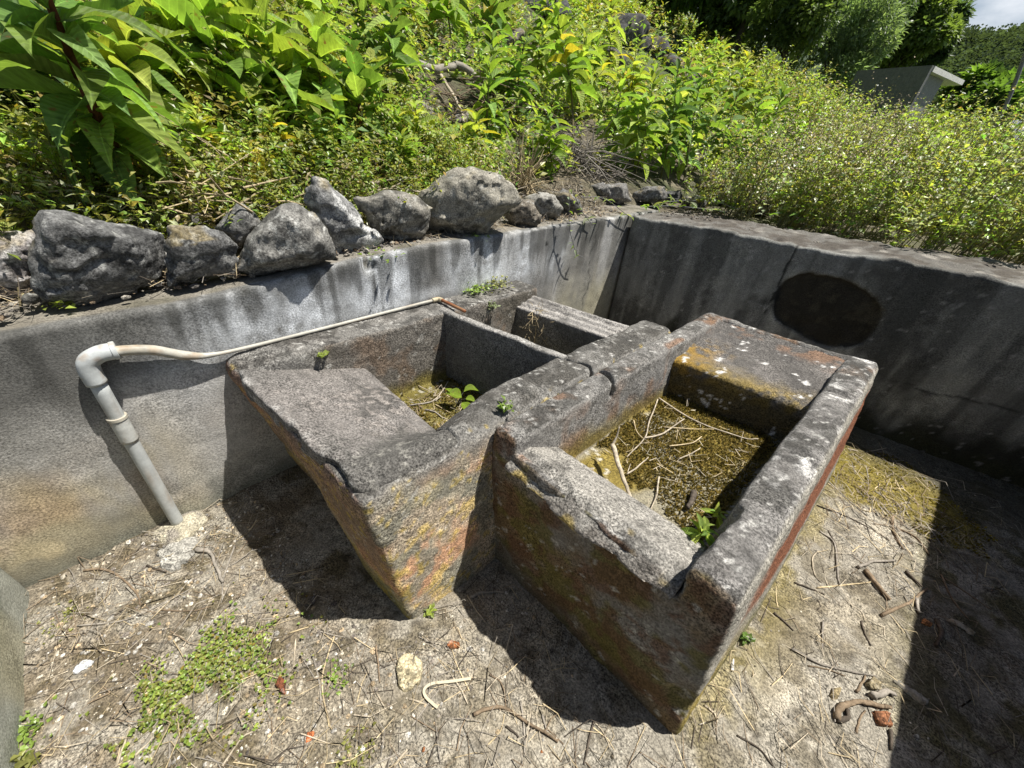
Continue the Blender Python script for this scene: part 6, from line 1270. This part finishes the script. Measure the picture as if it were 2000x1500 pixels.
def weed_tuft(px, py, z, n, L, tone, label, seed, spread=0.04, h=0.03, name='weed', cat='weed', onwall=None, meshes=None):
    """a small low plant of many little leaves"""
    B = W(px, py, z) if onwall is None else XP(px, py, onwall); g = np.random.default_rng(seed)
    P = g.normal(0, 1, (n, 3)) * (spread, spread, h * 0.4); P[:, 2] = np.abs(P[:, 2]); a = g.uniform(0, 6.28, n); D = np.stack([np.cos(a), np.sin(a), g.uniform(-0.2, 1.0, n)], 1)
    l = L * g.uniform(0.6, 1.3, n); C = np.array(GREENS[tone]) * g.uniform(0.6, 1.4, (n, 1)); bag = Bag(); bag.add(*leaf_cloud(P, D, l, l * 0.36, C, seed))
    m = max(4, n // 8); sv, sf, sc_ = stems_mesh(np.zeros((m, 3)) + g.normal(0, spread * 0.3, (m, 3)) * (1, 1, 0), P[:m], np.full(m, 0.0012), np.full((m, 3), 0.12)); bag.add(sv, sf, sc_)
    o = link(name, bag.mesh(name, False), M_FOL, None, tuple(B)); tag(o, label, cat, 'small weeds on the concrete'); return o
weed_tuft(748, 492, 1.0, 130, 0.022, 'fresh', 'small leafy weed overhanging the nick in the salt-streaked wall', 6001, 0.05, 0.03)
weed_tuft(775, 488, 1.0, 60, 0.02, 'grey', 'tiny grey-green weed right beside the wall nick', 6002, 0.03, 0.02)
weed_tuft(935, 465, 1.02, 50, 0.02, 'fresh', 'tiny weed on the wall top under the large tan boulder', 6003, 0.03, 0.02)
weed_tuft(925, 562, 0.74, 190, 0.024, 'fresh', 'clump of small green weed at the far end of the wall trough rim', 6004, 0.05, 0.05)
weed_tuft(965, 556, 0.74, 130, 0.022, 'olive', 'second weed clump on the wall trough rim, nearer the corner', 6005, 0.05, 0.05)
weed_tuft(962, 600, 0.66, 40, 0.02, 'grey', 'weed hanging down the inner side of the wall trough', 6006, 0.02, 0.04, onwall=-1.54)
weed_tuft(628, 696, 0.73, 16, 0.022, 'bright', 'tiny bright weed on the rear ledge of the washboard', 6007, 0.01, 0.015, onwall=-1.54)
weed_tuft(988, 800, 0.735, 24, 0.022, 'fresh', 'tiny weed in the seam between the two troughs', 6008, 0.012, 0.03)
weed_tuft(841, 1196, 0.0, 22, 0.022, 'bright', 'tiny bright weed at the foot of the trough corner', 6009, 0.010, 0.03)
weed_tuft(1455, 1250, 0.0, 18, 0.022, 'mid', 'small weed at the right foot of the basin', 6010, 0.010, 0.04)
weed_tuft(128, 598, 0.98, 24, 0.022, 'bright', 'tiny bright weed on the wall top under the largest dark boulder', 6011, 0.02, 0.02)
weed_tuft(655, 1325, 0.0, 60, 0.014, 'fresh', 'little clover tuft left of the cream stone', 6012, 0.025, 0.02)
weed_tuft(695, 1480, 0.0, 70, 0.014, 'olive', 'little clover tuft at the bottom edge below the cream stone', 6013, 0.03, 0.02)
weed_tuft(45, 1438, 0.0, 90, 0.016, 'fresh', 'clover tuft in the bottom left corner', 6014, 0.03, 0.02)
weed_tuft(50, 1490, 0.0, 26, 0.026, 'olive', 'yellowish grass tuft at the bottom left corner', 6015, 0.01, 0.03)
weed_tuft(120, 1215, 0.0, 70, 0.012, 'olive', 'small olive tuft near the left wall corner', 6016, 0.03, 0.015)
# clover patch
n = 2900; c0 = np.array([W(470, 1235, 0), W(420, 1290, 0), W(380, 1330, 0), W(330, 1370, 0), W(290, 1385, 0), W(470, 1350, 0), W(400, 1390, 0), W(250, 1390, 0), W(500, 1290, 0), W(350, 1290, 0)]); k_ = g.integers(0, len(c0), n)
P = c0[k_] + g.normal(0, 1, (n, 3)) * (0.07, 0.07, 0); P = P[fbm(P.astype(np.float32), 11, 3, 6101) > 0.06]; n = len(P); P[:, 2] = floor_z(P) + g.random(n) ** 2 * 0.028
a = g.uniform(0, 6.28, n); D = np.stack([np.cos(a), np.sin(a), g.uniform(-0.1, 0.6, n)], 1); l = g.uniform(0.007, 0.015, n)
C = np.array([GREENS['fresh'], GREENS['bright'], GREENS['olive'], GREENS['mid'], (0.26, 0.20, 0.04)])[g.choice(5, n, p=[.25, .25, .38, .06, .06])] * g.uniform(0.6, 1.3, (n, 1))
v, f, c = leaf_cloud(P, D, l, l * 0.45, C, 6102); o = link('clover', make_mesh('clover', v, f, c, False), M_FOL); tag(o, 'spreading patch of yellow-green clover on the floor at the left', kind='stuff')
# larger-leaved plants inside the troughs and on the walls
hp = empty('heart_leaf_weed', W(893, 790, 0.345)); tag(hp, 'young weed with yellow-green heart-shaped leaves growing in the wall trough', 'weed')
for k, (px, py, dx, dy, s) in enumerate([(905, 772, -0.9, 0.3, 0.085), (910, 757, 0.95, 0.2, 0.085), (905, 785, 0.3, -0.9, 0.075), (915, 775, 0.8, -0.4, 0.055), (880, 765, -0.5, 0.6, 0.05)]):
    P = W(px, py, 0.345 + 0.09) - np.array(hp.location); P = P * 0.75
    V, F = tube(np.array([(0, 0, 0), P * 0.5 + (0, 0, 0.01), P]), [0.0022, 0.002, 0.0015], 5, False); link('stem', make_mesh('stem', V, F, np.full((len(V), 3), 0.13)), M_WOOD, hp)
    rt_ = RM[:, 0]; add_leaf(hp, HEART[k % 2], P, rt_ * dx + np.array([0, 0, 0.15]) + RM[:, 1] * dy * 0.6, 0.2 - 0.1 * k, s, (0.20, 0.29, 0.03))
rp = shrub(W(1365, 1060, 0.56), W(1365, 1040, 0.60) + (0, 0, 0.03), 16, 0.062, 'fresh', 'leafy green seedling at the foot of the right-hand basin rim', 6201, name='seedling', group=None, cat='weed', meshes=MEDL, stem_r=0.003, start=0.1, odd=('bright', 0.4), branches=3)
shrub(W(1400, 1012, 0.52), W(1400, 1008, 0.56) + (0, 0, 0.02), 8, 0.05, 'fresh', 'second small seedling tucked against the right-hand basin rim', 6202, name='seedling', group=None, cat='weed', meshes=MEDL, stem_r=0.003, start=0.1, odd=('bright', 0.4), branches=2)
shrub(W(40, 600, 0.98), W(45, 520, 0.98) * (1, 1, 0) + (0, 0, 1.22), 26, 0.05, 'bright', 'bright leafy weed growing up in front of the left-edge boulder', 6203, name='leafy_weed', group=None, cat='weed', meshes=MEDL, stem_r=0.003, start=0.05, branches=2)
def trailing(px, off, label, seed, n=16, L=0.05, tone='grey'):
    P = [XP(a, b, off) for a, b in px]; root = empty('trailing_weed', P[0]); tag(root, label, 'weed', 'trailing weeds on the wall corner'); S = spline(np.array(P) - P[0], 6)
    V, F = tube(S, np.full(len(S), 0.0022), 5, False); link('stem', make_mesh('stem', V, F, np.full((len(V), 3), (0.16))), M_WOOD, root); r = random.Random(seed)
    for k in range(n):
        t = r.random() * (len(S) - 1); a = r.uniform(0, 6.28); add_leaf(root, r.choice(MEDL), S[int(t)], (math.cos(a), math.sin(a), r.uniform(-0.5, 0.6)), r.uniform(-0.5, 0.5), L * r.uniform(0.6, 1.3), vary(GREENS[r.choice([tone, 'fresh'])], r))
trailing([(1118, 372), (1135, 410), (1148, 428), (1158, 440)], -1.69, 'trailing weed drooping over the far wall corner, upper', 6301, 14)
trailing([(1112, 380), (1112, 440), (1118, 470), (1126, 495), (1138, 502)], -1.66, 'trailing weed hanging down the salt-streaked wall near the far corner', 6302, 12, 0.04)
trailing([(1135, 385), (1180, 388), (1225, 420), (1240, 428)], -1.68, 'trailing weed reaching onto the far corner edge', 6303, 16)
def creeping(px, zz, label, seed, n=22, L=0.06):
    P = [W(a, b, zz) for a, b in px]; root = empty('creeping_weed', P[0]); tag(root, label, 'weed', 'creeping weeds on the far wall top'); S = spline(np.array(P) - P[0], 6) + (0, 0, 0.015)
    V, F = tube(S, np.full(len(S), 0.0025), 5, False); link('stem', make_mesh('stem', V, F, np.full((len(V), 3), (0.2))), M_WOOD, root); r = random.Random(seed)
    for k in range(n):
        t = r.random() * (len(S) - 1); a = r.uniform(0, 6.28); add_leaf(root, r.choice(MEDL), S[int(t)], (math.cos(a), math.sin(a), r.uniform(-0.1, 0.9)), r.uniform(-0.6, 0.6), L * r.uniform(0.6, 1.4), vary(GREENS[r.choice(['grey', 'fresh', 'fresh'])], r))
creeping([(1250, 408), (1300, 406), (1360, 410), (1420, 418)], 1.06, 'grey-green creeping weed along the far wall top near the corner', 6311, 30)
creeping([(1300, 398), (1350, 395), (1400, 400), (1440, 412)], 1.08, 'second creeping weed, just behind the first on the far wall', 6312, 26)
creeping([(1430, 370), (1450, 385), (1480, 390)], 1.12, 'creeping weed over the rubble stones', 6313, 20)
creeping([(1500, 425), (1530, 420), (1560, 430)], 1.08, 'low leafy weed at the foot of the dry weeds', 6314, 22)
twig = np.random.default_rng(6400); bag = Bag(); B = W(1043, 668, 0.45)
for k in range(70):
    o_ = twig.normal(0, 1, 3) * (0.03, 0.03, 0.05); d = twig.normal(0, 1, 3); d /= np.linalg.norm(d); l = twig.uniform(0.03, 0.10); V, F = tube(np.array([o_, o_ + d * l * 0.5 + twig.normal(0, 0.008, 3), o_ + d * l]), [0.0016, 0.0014, 0.001], 4, False); V[:, 2] += 0.13; bag.add(V, F, np.asarray(WCOL['straw']) * twig.uniform(0.6, 1.2))
V, F = tube(np.array([(0, 0, -0.11), (0.005, 0, 0.05), (0, 0, 0.16)]), 0.003, 5, False); bag.add(V, F, WCOL['straw'])
o = link('dry_weed', bag.mesh('dry_weed'), M_WOOD, None, tuple(B)); tag(o, 'withered straw-coloured weed in the rear compartment of the wall trough', 'dry weed')
